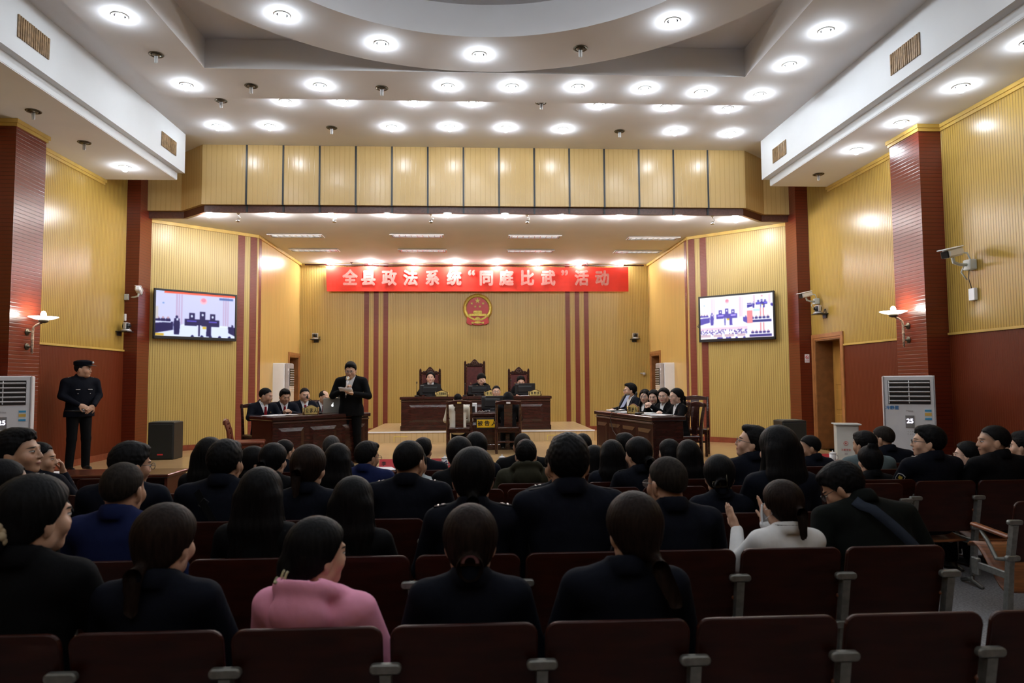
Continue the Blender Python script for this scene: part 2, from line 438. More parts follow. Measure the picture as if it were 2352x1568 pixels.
for i in range(14):
    x = -3.985 + (4.17 + 3.985) * i / 13 * 1.0
    mb2 = MB(); mb2.box((x, 11.897, 5.33), (.03, .012, 1.10)); mb2.box((x, 11.95, 4.73), (.03, .02, .13)); mb2.box((x, 11.925, 4.786), (.03, .07, .01))
    mb2.build('trim_%d' % k, m_black, kind='structure'); k += 1
# ceilings
ZA, ZB, ZT, ZS = 5.84, 5.74, 6.13, 4.68
struct('ceiling', m_white_ceil, (-6.1, 6.1, 9.3, 12.4, ZA, ZA + .1), (-4.95, -4.0, -3, 9.3, ZA, ZA + .1), (4.1, 5.05, -3, 9.3, ZA, ZA + .1), (-4.0, 4.1, -3, 1.2, ZA, ZA + .1))
struct('ceiling', m_white_ceil, (-4.36, 4.57, 8.74, 9.67, ZB, ZA), (-4.36, 4.57, 0.8, 1.6, ZB, ZA), (-4.36, -3.48, 1.6, 8.74, ZB, ZA), (3.6, 4.57, 1.6, 8.74, ZB, ZA),
       (-3.6, 3.72, 8.74, 8.84, ZA, ZT), (-3.6, 3.72, 1.5, 1.6, ZA, ZT), (-3.6, -3.48, 1.6, 8.74, ZA, ZT), (3.6, 3.72, 1.6, 8.74, ZA, ZT))
struct('ceiling', m_white_ceil, (-6.3, 6.3, -3.2, 12.5, ZT, ZT + .1))
mb = MB(); N = 96; cx, cy, ri, ro = 0.06, 5.09, 2.72, 3.62
vs = []
for r, z in ((ri, ZT), (ri, ZB), (ro, ZB), (ro, ZT)):
    for i in range(N): vs.append((cx + r * math.cos(2 * PI * i / N), cy + r * math.sin(2 * PI * i / N), z))
for q in range(3):
    fs = [(q * N + i, q * N + (i + 1) % N, (q + 1) * N + (i + 1) % N, (q + 1) * N + i) for i in range(N)]
    mb.add([vs[j] for j in range(q * N, q * N + 2 * N)], [[a - q * N for a in f] for f in fs], smooth=(q != 1))
mb.build('ceiling', m_white_ceil, kind='structure')
struct('ceiling', [m_white_beam, m_white_ceil], (-6.1, -4.83, -3, 11.42, 5.18, 5.95), (-6.1, -4.93, -3, 11.37, 5.06, 5.18, 0))
struct('ceiling', [m_white_beam, m_white_ceil], (4.95, 6.1, -3, 11.42, 5.16, 5.95), (5.07, 6.1, -3, 11.37, 5.04, 5.16, 0))
struct('ceiling', m_white_ceil, (-6.1, -4.935, -3, 11.36, 5.05, 5.06)); struct('ceiling', m_white_ceil, (5.075, 6.1, -3, 11.36, 5.03, 5.04))
mb = MB(); prism(mb, [(-5.95, 12.45), (-5.26, 12.45), (-4.70, 11.97), (4.81, 11.97), (5.37, 12.45), (5.95, 12.45), (5.95, 17.35), (-5.95, 17.35)], ZS, ZS + .1); mb.build('ceiling', m_white_ceil, kind='structure')
# mouldings
def mould(pts, z, h, w, m, name):
    mb = MB()
    for i_, (a, b) in enumerate(zip(pts, pts[1:])):
        e_ = .0009 * (i_ % 2)
        x0, x1 = sorted((a[0], b[0])); y0, y1 = sorted((a[1], b[1]))
        for zz, hh, ww in ((z - h, h * .45, w * .5), (z - h * .55, h * .55 - .002, w)):
            ww += e_; prism(mb, rect(x0 - ww, x1 + ww, y0 - ww, y1 + ww), zz - e_, zz + hh + e_)
    return mb.build(name, m, kind='structure')
mould([(XL, -3), (XL, 8.77), (-5.8, 8.77), (-5.8, 9.37), (XL, 9.37), (XL, 11.36)], 5.05, .09, .035, m_gold_trim, 'trim_%d' % k); k += 1
mould([(XR, -3), (XR, 8.5), (5.8, 8.5), (5.8, 9.13), (XR, 9.13), (XR, 11.36)], 5.03, .09, .035, m_gold_trim, 'trim_%d' % k); k += 1
struct('trim_%d' % k, m_gold_trim, (XL, XL + .02, -3, 12.12, WZ - .012, WZ + .018)); k += 1
struct('trim_%d' % k, m_gold_trim, (XR - .02, XR, -3, 11.03, WZ - .012, WZ + .018)); k += 1
mb = MB()
for sg in (-1, 1):
    a, b = twall(sg, 0), twall(sg, 1.0); a2, b2 = twall(sg, 0, .035), twall(sg, 1.0, .035)
    prism(mb, [a2, b2, b, a] if sg < 0 else [b2, a2, a, b], ZS - .06, ZS)
    x0, x1 = sorted((sg * 4.4, sg * 4.365)); prism(mb, rect(x0, x1, 13.9, 17.2), ZS - .06, ZS)
mb.build('trim_%d' % k, m_gold_trim, kind='structure'); k += 1
for sg, nm in ((-1, 'left'), (1, 'right')):
    mb = MB(); a, b = twall(sg, 0), twall(sg, 1.0); a2, b2 = twall(sg, 0, .015), twall(sg, 1.0, .015)
    prism(mb, [a2, b2, b, a] if sg < 0 else [b2, a2, a, b], SZ, SZ + .1)
    x0, x1 = sorted((sg * 4.4, sg * 4.385)); prism(mb, rect(x0, x1, 13.9, 16.1), SZ, SZ + .1)
    x0, x1 = sorted((sg * 6.1, sg * 6.085))
    if sg < 0: prism(mb, rect(x0, x1, 9.6, 12.12), SZ, SZ + .1)
    else: prism(mb, rect(x0, x1, 9.6, 11.02), SZ, SZ + .1)
    mb.build('baseboard_' + nm, m_redwood_trim, kind='structure')
struct('baseboard_back', m_redwood_trim, (-4.4, DX0, 17.185, 17.2, SZ, SZ + .1), (DX1, 4.4, 17.185, 17.2, SZ, SZ + .1))
# doors: jamb lining, casing, leaf
m_doorwood = mat('yellow_door_wood', (0.40, 0.20, 0.045), 0.35, var=0.15, nscale=5, stretch=(4, 4, .5))
m_casing = mat('door_casing_wood', (0.36, 0.15, 0.05), 0.35, var=0.15, nscale=8)
m_jamb = mat('brown_jamb_wood', (0.21, 0.09, 0.03), 0.4, var=0.15, nscale=8)
def door(n, sg, X, y0, y1, z1, depth):
    d = thing('door_%d' % n, '', '', (0, 0, 0)); del d['label']; del d['category']; d['kind'] = 'structure'
    X2 = X + sg * depth
    bx = lambda mb, xa, xb, ya, yb, za, zb: prism(mb, rect(min(xa, xb), max(xa, xb), ya, yb), za, zb)
    mb = MB(); t = .03
    bx(mb, X - sg * .005, X2, y0 - t, y0 + .02, SZ, z1); bx(mb, X - sg * .005, X2, y1 - .02, y1 + t, SZ, z1); bx(mb, X - sg * .005, X2, y0 - t, y1 + t, z1 - .02, z1 + t)
    mb.build('jamb', m_jamb, d)
    mb = MB(); w = .1
    for a, b, m2 in ((0, .035, .012), (.035, w, .022)):
        bx(mb, X - sg * m2, X, y0 - b, y0 - a, SZ, z1 + b); bx(mb, X - sg * m2, X, y1 + a, y1 + b, SZ, z1 + b); bx(mb, X - sg * m2, X, y0 - a, y1 + a, z1 + a, z1 + b)
    mb.build('casing', m_casing, d)
    mb = MB(); bx(mb, X2 - sg * .01, X2 + sg * .03, y0, y1, SZ, z1)
    for za, zb in ((.12, .62), (.70, 1.06), (1.14, 1.76)):
        for ya, yb in ((y0 + .1, (y0 + y1) / 2 - .04), ((y0 + y1) / 2 + .04, y1 - .1)):
            mb.box((X2 - sg * .012, (ya + yb) / 2, SZ + (za + zb) / 2), (.012, yb - ya, zb - za), .005)
    lf = mb.build('leaf', m_doorwood, d)
    mb = MB(); hy = y0 + .1; hx = X2 - sg * .05
    mb.box((X2 - sg * .022, hy, SZ + 1.0), (.02, .045, .22), .006); mb.tube([(X2 - sg * .02, hy, SZ + 1.02), (hx, hy, SZ + 1.02), (hx, hy + .11, SZ + 1.02)], .009)
    mb.build('handle', m_chrome, lf)
door(1, 1, XR, DRY0, DRY1, 2.40, .32)
door(2, 1, 4.4, 16.22, 16.98, 2.32, .28)
door(3, -1, -4.4, 16.3, 17.1, 2.32, .28)

# ================================================================ CEILING FITTINGS
def fitting(kind):
    t = thing('downlight', '-', 'ceiling light')
    mb = MB(); mb.lathe([(.066, 0), (.088, 0), (.090, -.004), (.084, -.010), (.066, -.006), (.066, 0)], 20); mb.build('ring', m_oldbrass if kind == 'dead' else m_glass, t)
    mb = MB()
    if kind != 'dead':
        mb.lathe([(.041, 0.004), (.042, -.03), (.040, -.055), (.024, -.072), (.0001, -.077)], 12); mb.build('bulb', m_bulb if kind == 'lit' else m_bulb_stage, t)
    else:
        mb.lathe([(.060, -.001), (.05, -.012), (.03, -.022), (.0001, -.024)], 16); mb.build('reflector', m_oldbrass, t)
        mb = MB()
        for a in (-.012, .012): mb.tube([(a, 0, -.015), (a, 0, -.10), (a * .6, 0, -.108)], .011, 8)
        mb.build('tube', m_dead, t)
    return t
LIT, DEAD, STG = fitting('lit'), fitting('dead'), fitting('stage'); used = set()
def place(proto, p, label, group):
    if proto.name not in used:
        used.add(proto.name); proto.location = p; proto['label'] = label; proto['group'] = group; return proto
    return dup(proto, p, 0, label, group)
def lightrow(kind, z, pts, where):
    n = len(pts); proto = (LIT if z > 5 else STG) if kind else DEAD
    for i, p in enumerate(pts):
        w = where if n == 1 else '%s, %s' % (where, ('leftmost' if i == 0 else 'rightmost' if i == n - 1 else ORD[i] + ' from the left'))
        place(proto, tuple(atZ(p[0], p[1], z)), ('lit recessed downlight ' if kind else 'unlit downlight with bare tube ') + w, 'lit ceiling downlights' if kind else 'unlit ceiling downlights')
lightrow(1, ZB, [(428, 195), (735, 196), (1029, 197), (1176, 198), (1328, 199), (1481, 203), (1610, 211), (1745, 217)], 'in the row in front of the square recess')
lightrow(1, ZB, [(275, 36)], 'on the left border of the square recess')
lightrow(1, ZB, [(1813, 148), (1897, 70)], 'on the right border of the square recess')
lightrow(1, ZB, [(648, 34), (876, 100), (1101, 125), (1545, 48)], 'on the round ceiling ring')
lightrow(1, ZA, [(655, 232), (787, 232), (951, 233), (1085, 234), (1377, 240), (1530, 244), (1672, 248)], 'half hidden behind the ceiling step')
lightrow(1, ZA, [(500, 289), (620, 289), (900, 291), (1033, 291), (1162, 293), (1293, 296), (1550, 301), (1678, 306)], 'in the row just above the panelled soffit')
lightrow(1, 5.05, [(287, 383)], 'under the left side ceiling')
lightrow(1, 5.03, [(1967, 343), (2070, 281), (2207, 198), (2366, 96)], 'under the right side ceiling')
NEAR = 'unseen lit downlight added to brighten the near audience, beyond the top of the picture'  # unseen lamps added for audience light; those inside the round recess are invented
for x, y, z in ((-2.3, 3.1, ZB), (-.6, 1.95, ZB), (1.0, 1.95, ZB), (2.6, 3.1, ZB), (-4.0, 5.6, ZB), (4.1, 4.9, ZB), (-4.0, 3.0, ZB), (4.1, 2.4, ZB), (-2.6, 1.2, ZB), (2.8, 1.2, ZB), (-5.5, 6.2, 5.05), (-5.5, 3.2, 5.05), (5.6, 3.2, 5.03), (0.1, -1.2, ZA), (-1.2, 4.2, ZT), (0.06, 3.6, ZT), (1.3, 4.2, ZT), (-.6, 5.4, ZT), (.7, 5.4, ZT), (-1.6, 5.2, ZT), (1.7, 5.2, ZT), (0.06, 4.6, ZT), (-1.1, 3.2, ZT), (1.2, 3.2, ZT), (-3.0, -1.4, ZA), (-1.4, -1.4, ZA), (1.6, -1.4, ZA), (3.2, -1.4, ZA), (-2.2, -2.3, ZA), (0.1, -2.3, ZA), (2.3, -2.3, ZA), (-.9, .1, ZA), (1.0, .1, ZA), (-2.8, .1, ZA), (2.9, .1, ZA)):
    place(LIT, (x, y, z), NEAR, 'lit ceiling downlights')
lightrow(1, ZS, [(480, 490), (625, 489), (760, 490), (890, 490), (1028, 490), (1160, 491), (1290, 493), (1424, 494), (1560, 496), (1690, 502)], 'in the front row over the stage')
lightrow(1, ZS, [(755, 601), (850, 600), (949, 600), (1045, 600), (1142, 601), (1237, 602), (1332, 603), (1428, 604)], 'in the row right above the red banner')
lightrow(0, ZB, [(359, 125), (577, 197), (877, 202)], 'on the dropped ceiling')
lightrow(0, ZB, [(1333, 111)], 'on the round ceiling ring')
lightrow(0, ZA, [(508, 231), (762, 293), (1243, 235), (1423, 301)], 'on the upper ceiling by the soffit')
lightrow(0, 5.05, [(77, 255), (194, 327)], 'under the left side ceiling')
lightrow(0, 5.03, [(1880, 400)], 'under the right side ceiling')
m_louver = mat('louver_aluminium', (0.75, 0.75, 0.76), 0.15, metal=0.9)
m_fl_frame = mat('louver_frame', (0.65, 0.63, 0.62), 0.35)
m_fltube = emit('fluorescent_tube', (1, 1, 1), 4.0)
def troffer():
    t = thing('louver_light', '-', 'ceiling light'); w, d = 1.06, .26
    mb = MB()
    for sx in (-1, 1): mb.box((sx * (w / 2), 0, -.006), (.03, d + .03, .02))
    for sy in (-1, 1): mb.box((0, sy * d / 2, -.006), (w, .03, .02))
    mb.build('frame', m_fl_frame, t)
    mb = MB(); mb.box((0, 0, .04), (w, d, .005)); mb.build('reflector', m_louver, t)
    mb = MB()
    for i in range(9): mb.box((-w / 2 + w * (i + .5) / 9, 0, .005), (.008, d, .035))
    for j in (-1, 0, 1): mb.box((0, j * d / 3.2, .005), (w, .008, .035))
    mb.build('louver', m_louver, t)
    mb = MB()
    for j in (-.05, .05): mb.tube([(-w / 2 + .03, j, .022), (w / 2 - .03, j, .022)], .012)
    mb.build('tube', m_fltube, t); return t
TRO = troffer()
for r, (row, y) in enumerate((([(680, 540), (958, 540), (1228, 542), (1500, 546)], 0), ([(722, 573), (971, 574), (1218, 575), (1464, 577)], 0))):
    for i, p in enumerate(row):
        q = atZ(p[0], p[1], ZS); q[2] = ZS - .012
        place(TRO, tuple(q), 'long louvered ceiling light over the stage, %s of the %s row' % (('leftmost', 'second from left', 'second from right', 'rightmost')[i], ('front', 'rear')[r]), 'louvered ceiling lights')
# small chrome hooks/spot brackets hanging behind the soffit band
def spot():
    t = thing('spotlight', '-', 'spotlight'); mb = MB()
    mb.lathe([(.03, 0), (.03, -.012), (.008, -.016), (.008, -.05)], 12); mb.build('base', m_chrome, t)
    mb = MB(); mb.tube([(0, 0, -.045), (.035, 0, -.06), (.035, 0, -.1), (0, 0, -.11)], .007); mb.build('bracket', m_chrome, t)
    mb = MB(); mb.lathe([(.0001, -.105), (.022, -.108), (.032, -.135), (.034, -.16), (.026, -.163), (.0001, -.15)], 12); mb.build('head', m_chrome, t); return t
SP = spot()
for i, p in enumerate([(547, 483), (768, 484), (990, 484), (1211, 485), (1636, 491)]):
    q = atY(p[0], p[1], 12.05); place(SP, (q[0], 12.05, ZS), 'small chrome spotlight hanging behind the soffit band, %s' % ('leftmost', 'second from left', 'middle one', 'second from right', 'rightmost')[i], 'chrome spotlights')
# air vents in the ceiling beams
m_vent = slat('vent_slats', (0.27, 0.17, 0.085), (0.03, 0.02, 0.01), 0.03, 0.22, rough=0.5)
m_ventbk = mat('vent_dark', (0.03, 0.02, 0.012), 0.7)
def vent(sg, X, y0, y1, z0, z1, label):
    t = thing('air_vent', label, 'vent', (X, (y0 + y1) / 2, (z0 + z1) / 2), 0, 'ceiling air vents'); w, h = y1 - y0, z1 - z0
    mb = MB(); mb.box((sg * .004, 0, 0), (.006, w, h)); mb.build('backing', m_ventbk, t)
    mb = MB(); n = 15; rnd = random.Random(label)
    for i in range(n): mb.box((-sg * .008, -w / 2 + w * (i + .5) / n, 0), (.014, w / n * .62, h - .006), 0, rot(rx=rnd.uniform(-.03, .03), rz=rnd.uniform(-.25, .25)))
    mb.build('slats', mat('vent_slat_wood', (0.27, 0.17, 0.085), 0.5, var=.3, nscale=20), t)
vent(-1, -4.83, 7.25, 7.79, 5.36, 5.61, 'brown slatted air vent in the left ceiling beam, near the top left corner')
vent(-1, -4.83, 10.55, 11.07, 5.35, 5.58, 'brown slatted air vent at the far end of the left ceiling beam')
vent(1, 4.95, 7.15, 7.70, 5.30, 5.56, 'brown slatted air vent in the right ceiling beam, the nearer one')
vent(1, 4.95, 10.45, 10.95, 5.29, 5.53, 'brown slatted air vent at the far end of the right ceiling beam')

# ================================================================ PEOPLE: smooth implicit bodies turned into continuous meshes
class Field:
    def __init__(s, lo, hi, h):
        s.h = h; s.lo = np.array(lo, np.float32); s.n = (np.ceil((np.array(hi) - np.array(lo)) / h).astype(int) + 1)
        s.ax = [(s.lo[i] + h * np.arange(s.n[i])).astype(np.float32) for i in range(3)]
        s.d = np.full(s.n, 0.5, np.float32)
    def sl(s, lo, hi):
        r = []
        for i in range(3):
            a = int(np.clip(np.floor((lo[i] - s.lo[i]) / s.h), 0, s.n[i])); b = int(np.clip(np.ceil((hi[i] - s.lo[i]) / s.h) + 1, 0, s.n[i])); r.append(slice(a, b))
        return tuple(r)
    def xyz(s, q): return s.ax[0][q[0]][:, None, None], s.ax[1][q[1]][None, :, None], s.ax[2][q[2]][None, None, :]
    def put(s, fn, lo, hi, k, sub=False):
        m = k + 2.5 * s.h; q = s.sl(np.array(lo) - m, np.array(hi) + m)
        if any(t.start >= t.stop for t in q): return
        v = fn(*s.xyz(q)).astype(np.float32); a = s.d[q]
        if sub:
            v = -v
            if k > 0:
                t = np.maximum(k - np.abs(a - v), 0) / k; s.d[q] = np.maximum(a, v) + t * t * k * .25
            else: s.d[q] = np.maximum(a, v)
        elif k > 0:
            t = np.maximum(k - np.abs(a - v), 0) / k; s.d[q] = np.minimum(a, v) - t * t * k * .25
        else: s.d[q] = np.minimum(a, v)
    def cap(s, a, b, ra, rb=None, k=.02, sub=False):
        rb = ra if rb is None else rb; a = np.array(a, float); b = np.array(b, float); R = max(ra, rb); e = b - a; ee = max(e @ e, 1e-9)
        def fn(x, y, z):
            px, py, pz = x - a[0], y - a[1], z - a[2]; t = np.clip((px * e[0] + py * e[1] + pz * e[2]) / ee, 0, 1)
            return np.sqrt((px - t * e[0]) ** 2 + (py - t * e[1]) ** 2 + (pz - t * e[2]) ** 2) - (ra + (rb - ra) * t)
        s.put(fn, np.minimum(a, b) - R, np.maximum(a, b) + R, k, sub)
    def ell(s, c, r, R=None, k=.02, sub=False, cut=None):
        c = np.array(c, float); r = np.array(r, float); M = max(r)
        def fn(x, y, z):
            px, py, pz = x - c[0], y - c[1], z - c[2]
            if R is not None: px, py, pz = (R[0, i] * px + R[1, i] * py + R[2, i] * pz for i in range(3))
            k0 = np.sqrt((px / r[0]) ** 2 + (py / r[1]) ** 2 + (pz / r[2]) ** 2)
            k1 = np.sqrt((px / r[0] ** 2) ** 2 + (py / r[1] ** 2) ** 2 + (pz / r[2] ** 2) ** 2) + 1e-6
            d = k0 * (k0 - 1) / k1
            if cut is None: return d
            c_ = cut(x, y, z); t = np.maximum(.011 - np.abs(d - c_), 0) / .011
            return np.maximum(d, c_) + t * t * .011 * .25
        s.put(fn, c - M, c + M, k, sub)
    def ring(s, c, R, rad, thick, hgt, k=.01, ry=1.0):
        """collar: flattened torus about the local Z of R"""
        c = np.array(c, float)
        def fn(x, y, z):
            px, py, pz = x - c[0], y - c[1], z - c[2]
            px, py, pz = (R[0, i] * px + R[1, i] * py + R[2, i] * pz for i in range(3))
            q = np.sqrt(px ** 2 + (py / ry) ** 2) - rad; k0 = np.sqrt((q / thick) ** 2 + (pz / hgt) ** 2); return (k0 - 1) * thick
        M = rad + thick + hgt; s.put(fn, c - M, c + M, k)
    def mesh(s):
        d = s.d; S = d < 0
        cnt = np.zeros(np.array(d.shape) - 1, np.uint8)
        for i in (0, 1):
            for j in (0, 1):
                for k in (0, 1): cnt += S[i:d.shape[0] - 1 + i, j:d.shape[1] - 1 + j, k:d.shape[2] - 1 + k]
        I = np.argwhere((cnt > 0) & (cnt < 8))
        ids = np.full(cnt.shape, -1, np.int32); ids[I[:, 0], I[:, 1], I[:, 2]] = np.arange(len(I))
        P = np.zeros((len(I), 3)); W = np.zeros(len(I))
        for ax in range(3):
            o = [t for t in range(3) if t != ax]
            for p in (0, 1):
                for q in (0, 1):
                    A = I.copy(); A[:, o[0]] += p; A[:, o[1]] += q; B = A.copy(); B[:, ax] += 1
                    a = d[A[:, 0], A[:, 1], A[:, 2]]; b = d[B[:, 0], B[:, 1], B[:, 2]]; m = (a < 0) != (b < 0)
                    t = np.where(m, a / np.where(m, a - b, 1), 0); off = np.zeros((len(I), 3)); off[:, o[0]] = p; off[:, o[1]] = q; off[:, ax] = t
                    P[m] += off[m]; W[m] += 1
        P = (I + P / W[:, None]) * s.h + s.lo
        F = []
        for ax in range(3):
            o = [(ax + 1) % 3, (ax + 2) % 3]
            sa = [slice(None)] * 3; sb = [slice(None)] * 3; sa[ax] = slice(0, -1); sb[ax] = slice(1, None)
            E = np.argwhere(S[tuple(sa)] != S[tuple(sb)])
            E = E[(E[:, o[0]] > 0) & (E[:, o[1]] > 0) & (E[:, o[0]] < d.shape[o[0]] - 1) & (E[:, o[1]] < d.shape[o[1]] - 1)]
            q = []
            for da, db in ((-1, -1), (0, -1), (0, 0), (-1, 0)):
                t = E.copy(); t[:, o[0]] += da; t[:, o[1]] += db; q.append(ids[t[:, 0], t[:, 1], t[:, 2]])
            q = np.stack(q, 1); fl = S[E[:, 0], E[:, 1], E[:, 2]]
            q[~fl] = q[~fl][:, ::-1]; F.append(q)
        return P, np.concatenate(F)
    def build(s, name, m, parent, hl=None, zl=None):
        P, F = s.mesh(); me = bpy.data.meshes.new(name)
        me.vertices.add(len(P)); me.vertices.foreach_set('co', P.ravel())
        me.loops.add(F.size); me.loops.foreach_set('vertex_index', F.ravel().astype(np.int32))
        me.polygons.add(len(F)); me.polygons.foreach_set('loop_start', np.arange(0, F.size, 4, dtype=np.int32))
        me.polygons.foreach_set('use_smooth', np.ones(len(F), bool))
        me.update(calc_edges=True); me.validate(); me.materials.append(m)
        if hl is not None:
            c, R, sc = hl; q = (P - c) @ R / sc; q[:, 2] /= .95
            at = me.attributes.new('hl', 'FLOAT_VECTOR', 'POINT'); at.data.foreach_set('vector', q.ravel())
            if zl is not None:
                t = (q[:, 2] - np.interp(q[:, 1], ZLx, zl) + (.018 if zl == ZL['high'] else .006)) / .024; near = (np.abs(q[:, 0]) < .12) & (np.abs(q[:, 1]) < .14) & (np.abs(q[:, 2]) < .16) & (np.abs(q[:, 0]) < .078)
                sc_ = np.clip(t, 0, 1) * near
                at = me.attributes.new('scalp', 'FLOAT', 'POINT'); at.data.foreach_set('value', sc_.astype(np.float32))
        return link(name, me, parent)

def skin_mat(name, col, brow=(0.015, 0.012, 0.01), lip=(0.42, 0.16, 0.13)):
    t = NT(name); a = t.n('ShaderNodeAttribute'); a.attribute_name = 'hl'; P = t.sep(a.outputs['Vector'])
    ax = t.m_('ABSOLUTE', P[0]); y, z = P[1], P[2]; front = t.step(y, 0.045, 0.06)
    def el(cx, cz, rx, rz, tilt=0.0, soft=.25):
        zz = t.m_('SUBTRACT', z, t.m_('ADD', cz, t.m_('MULTIPLY', t.m_('SUBTRACT', ax, cx), tilt))) if tilt else t.m_('SUBTRACT', z, cz)
        q = t.m_('ADD', t.m_('POWER', t.m_('DIVIDE', t.m_('SUBTRACT', ax, cx), rx), 2.0), t.m_('POWER', t.m_('DIVIDE', zz, rz), 2.0))
        return t.m_('MULTIPLY', t.m_('SUBTRACT', 1.0, t.step(q, 1 - soft, 1 + soft)), front)
    f = t.noise(9.0, a.outputs['Vector']); c = t.mix(f, tuple(v * .9 for v in col), tuple(min(1, v * 1.08) for v in col))
    c = t.mix(t.m_('MULTIPLY', el(.045, -.025, .022, .022, 0, .8), .25), c, (col[0] * 1.05, col[1] * .72, col[2] * .68))
    c = t.mix(el(0.0, -.062, .023, .0078), c, lip)
    c = t.mix(el(0.0, -.0625, .022, .0013), c, (0.1, 0.03, 0.025))
    c = t.mix(el(.031, .0035, .0145, .0058, .02), c, (0.03, 0.018, 0.015))
    c = t.mix(el(.031, .002, .0125, .0038, .02), c, (0.62, 0.58, 0.55))
    c = t.mix(el(.031, .002, .0055, .0052), c, (0.012, 0.008, 0.006))
    c = t.mix(el(.032, .0240, .0180, .0036, -.12, .6), c, brow)
    sa = t.n('ShaderNodeAttribute'); sa.attribute_name = 'scalp'; c = t.mix(t.m_('MULTIPLY', sa.outputs['Fac'], .93), c, (0.016, 0.013, 0.012))
    t.set(Base_Color=c, Roughness=0.45); t.b.inputs['Subsurface Weight'].default_value = 0.0
    MATS[name] = t.m; return t.m
SKIN = {'a': skin_mat('skin_light', (0.58, 0.355, 0.25)), 'b': skin_mat('skin_tan', (0.44, 0.245, 0.155), lip=(.32, .13, .1)), 'c': skin_mat('skin_pale', (0.64, 0.41, 0.31), lip=(.5, .10, .10))}
def hair_mat(name, col, rough=.5):
    t = NT(name); v = t.obj(); f = t.noise(60, t.scale(v, (1.6, 1.6, .12)), 2.0)
    t.set(Base_Color=t.mix(t.step(f, .3, .7), tuple(c * .7 for c in col), tuple(c * 1.35 for c in col)), Roughness=rough); t.bump(f, .6, .003)
    t.b.inputs['Specular IOR Level'].default_value = .06
    MATS[name] = t.m; return t.m
HAIR = {'k': hair_mat('black_hair', (0.0055, 0.0052, 0.0058)), 'b': hair_mat('dark_brown_hair', (0.0125, 0.0072, 0.0055)), 'g': hair_mat('greying_hair', (0.035, 0.034, 0.034)), 's': hair_mat('stubbly_hair', (0.017, 0.0135, 0.0115), .6)}
def cloth(name, col, rough=.8):
    t = NT(name); v = t.obj(); f = t.noise(5.0, v, 4.0); w = t.noise(350, v, 1.0)
    t.set(Base_Color=t.mix(f, tuple(c * .8 for c in col), tuple(min(1, c * 1.2) for c in col)), Roughness=rough)
    t.b.inputs['Specular IOR Level'].default_value = .08
    t.bump(t.m_('ADD', t.m_('MULTIPLY', t.noise(11.0, t.scale(v, (1, 1, .6)), 2.0), 1.0), t.m_('MULTIPLY', w, .05)), 1.0, .012)
    MATS[name] = t.m; return t.m
CL = {'navy': cloth('navy_cloth', (0.0046, 0.0058, 0.0112)), 'black': cloth('black_cloth', (0.0040, 0.0042, 0.0052)), 'police': cloth('dark_navy_uniform', (0.0040, 0.0048, 0.0090)),
      'blue': cloth('blue_cloth', (0.008, 0.013, 0.055)), 'pink': cloth('pink_fleece', (0.93, 0.37, 0.54)), 'white': cloth('white_cloth', (0.74, 0.75, 0.76)), 'olive': cloth('olive_cloth', (0.032, 0.031, 0.02)),
      'grey': cloth('grey_green_cloth', (0.09, 0.12, 0.13)), 'lgrey': cloth('light_grey_cloth', (0.42, 0.47, 0.49)), 'cream': cloth('cream_fleece', (0.62, 0.60, 0.53)), 'shirt': cloth('white_shirt', (0.74, 0.75, 0.78)),
      'lblue': cloth('light_blue_shirt', (0.26, 0.32, 0.62)), 'fur': cloth('brown_fur', (0.022, 0.013, 0.009)), 'tie': cloth('maroon_tie', (0.22, 0.012, 0.02), .5), 'shoe': mat('black_shoe_leather', (0.01, 0.01, 0.01), .3), 'dgreen': cloth('black_green_cloth', (0.0040, 0.0052, 0.0048))}
m_rim = mat('dark_glasses_rim', (0.015, 0.013, 0.015), .3); m_rimg = mat('gold_glasses_rim', (0.35, 0.26, 0.2), .25, metal=.8)
_t = NT('lens_glass'); _t.set(Base_Color=(.9, .9, .92), Roughness=.05, Alpha=.18); m_lens = _t.m

def euler(yaw, pitch=0.0, roll=0.0):
    """+yaw turns left, +pitch looks up, +roll tips towards the right shoulder"""
    return np.array((Matrix.Rotation(math.radians(yaw), 3, 'Z') @ Matrix.Rotation(math.radians(pitch), 3, 'X') @ Matrix.Rotation(math.radians(roll), 3, 'Y')))
def hand(f, W, d, n, side, curl, s, spread=.0):
    """five-fingered hand: wrist W, finger direction d, palm normal n, side +1 right / -1 left"""
    W = np.array(W, float); d = np.array(d, float); d /= np.linalg.norm(d); n = np.array(n, float); n -= d * (n @ d); n /= np.linalg.norm(n)
    l = np.cross(n, d) * side   # towards the thumb
    B = np.stack([l, d, n], 1)
    f.cap(W - d * .02 * s, W + d * .02 * s, .025 * s, .026 * s, .015)
    f.ell(W + d * .05 * s, (.042 * s, .05 * s, .017 * s), B, .012)
    for i, (Ln, off) in enumerate(((.072, .028), (.08, .010), (.074, -.009), (.058, -.027))):
        p = W + d * (.088 - abs(off - .008) * .25) * s + l * off * s; a = 0.0; dd0 = d + l * off * spread
        for j, q in enumerate((.45, .32, .23)):
            a += curl * (.55, .9, .7)[j]; v = (dd0 * math.cos(a) + n * math.sin(a)); v = v / np.linalg.norm(v)
            e = p + v * Ln * q * s; f.cap(p, e, (.0093 - .0009 * j) * s, (.0087 - .0011 * j) * s, .004); p = e
    p = W + d * .022 * s + l * .030 * s; v = d * .62 + l * .72 + n * .25; v /= np.linalg.norm(v)
    e = p + v * .042 * s; f.cap(p, e, .0125 * s, .0105 * s, .012); v2 = d * .85 + l * .25 + n * (.3 + .3 * curl); v2 /= np.linalg.norm(v2)
    f.cap(e, e + v2 * .034 * s, .0105 * s, .0085 * s, .004)

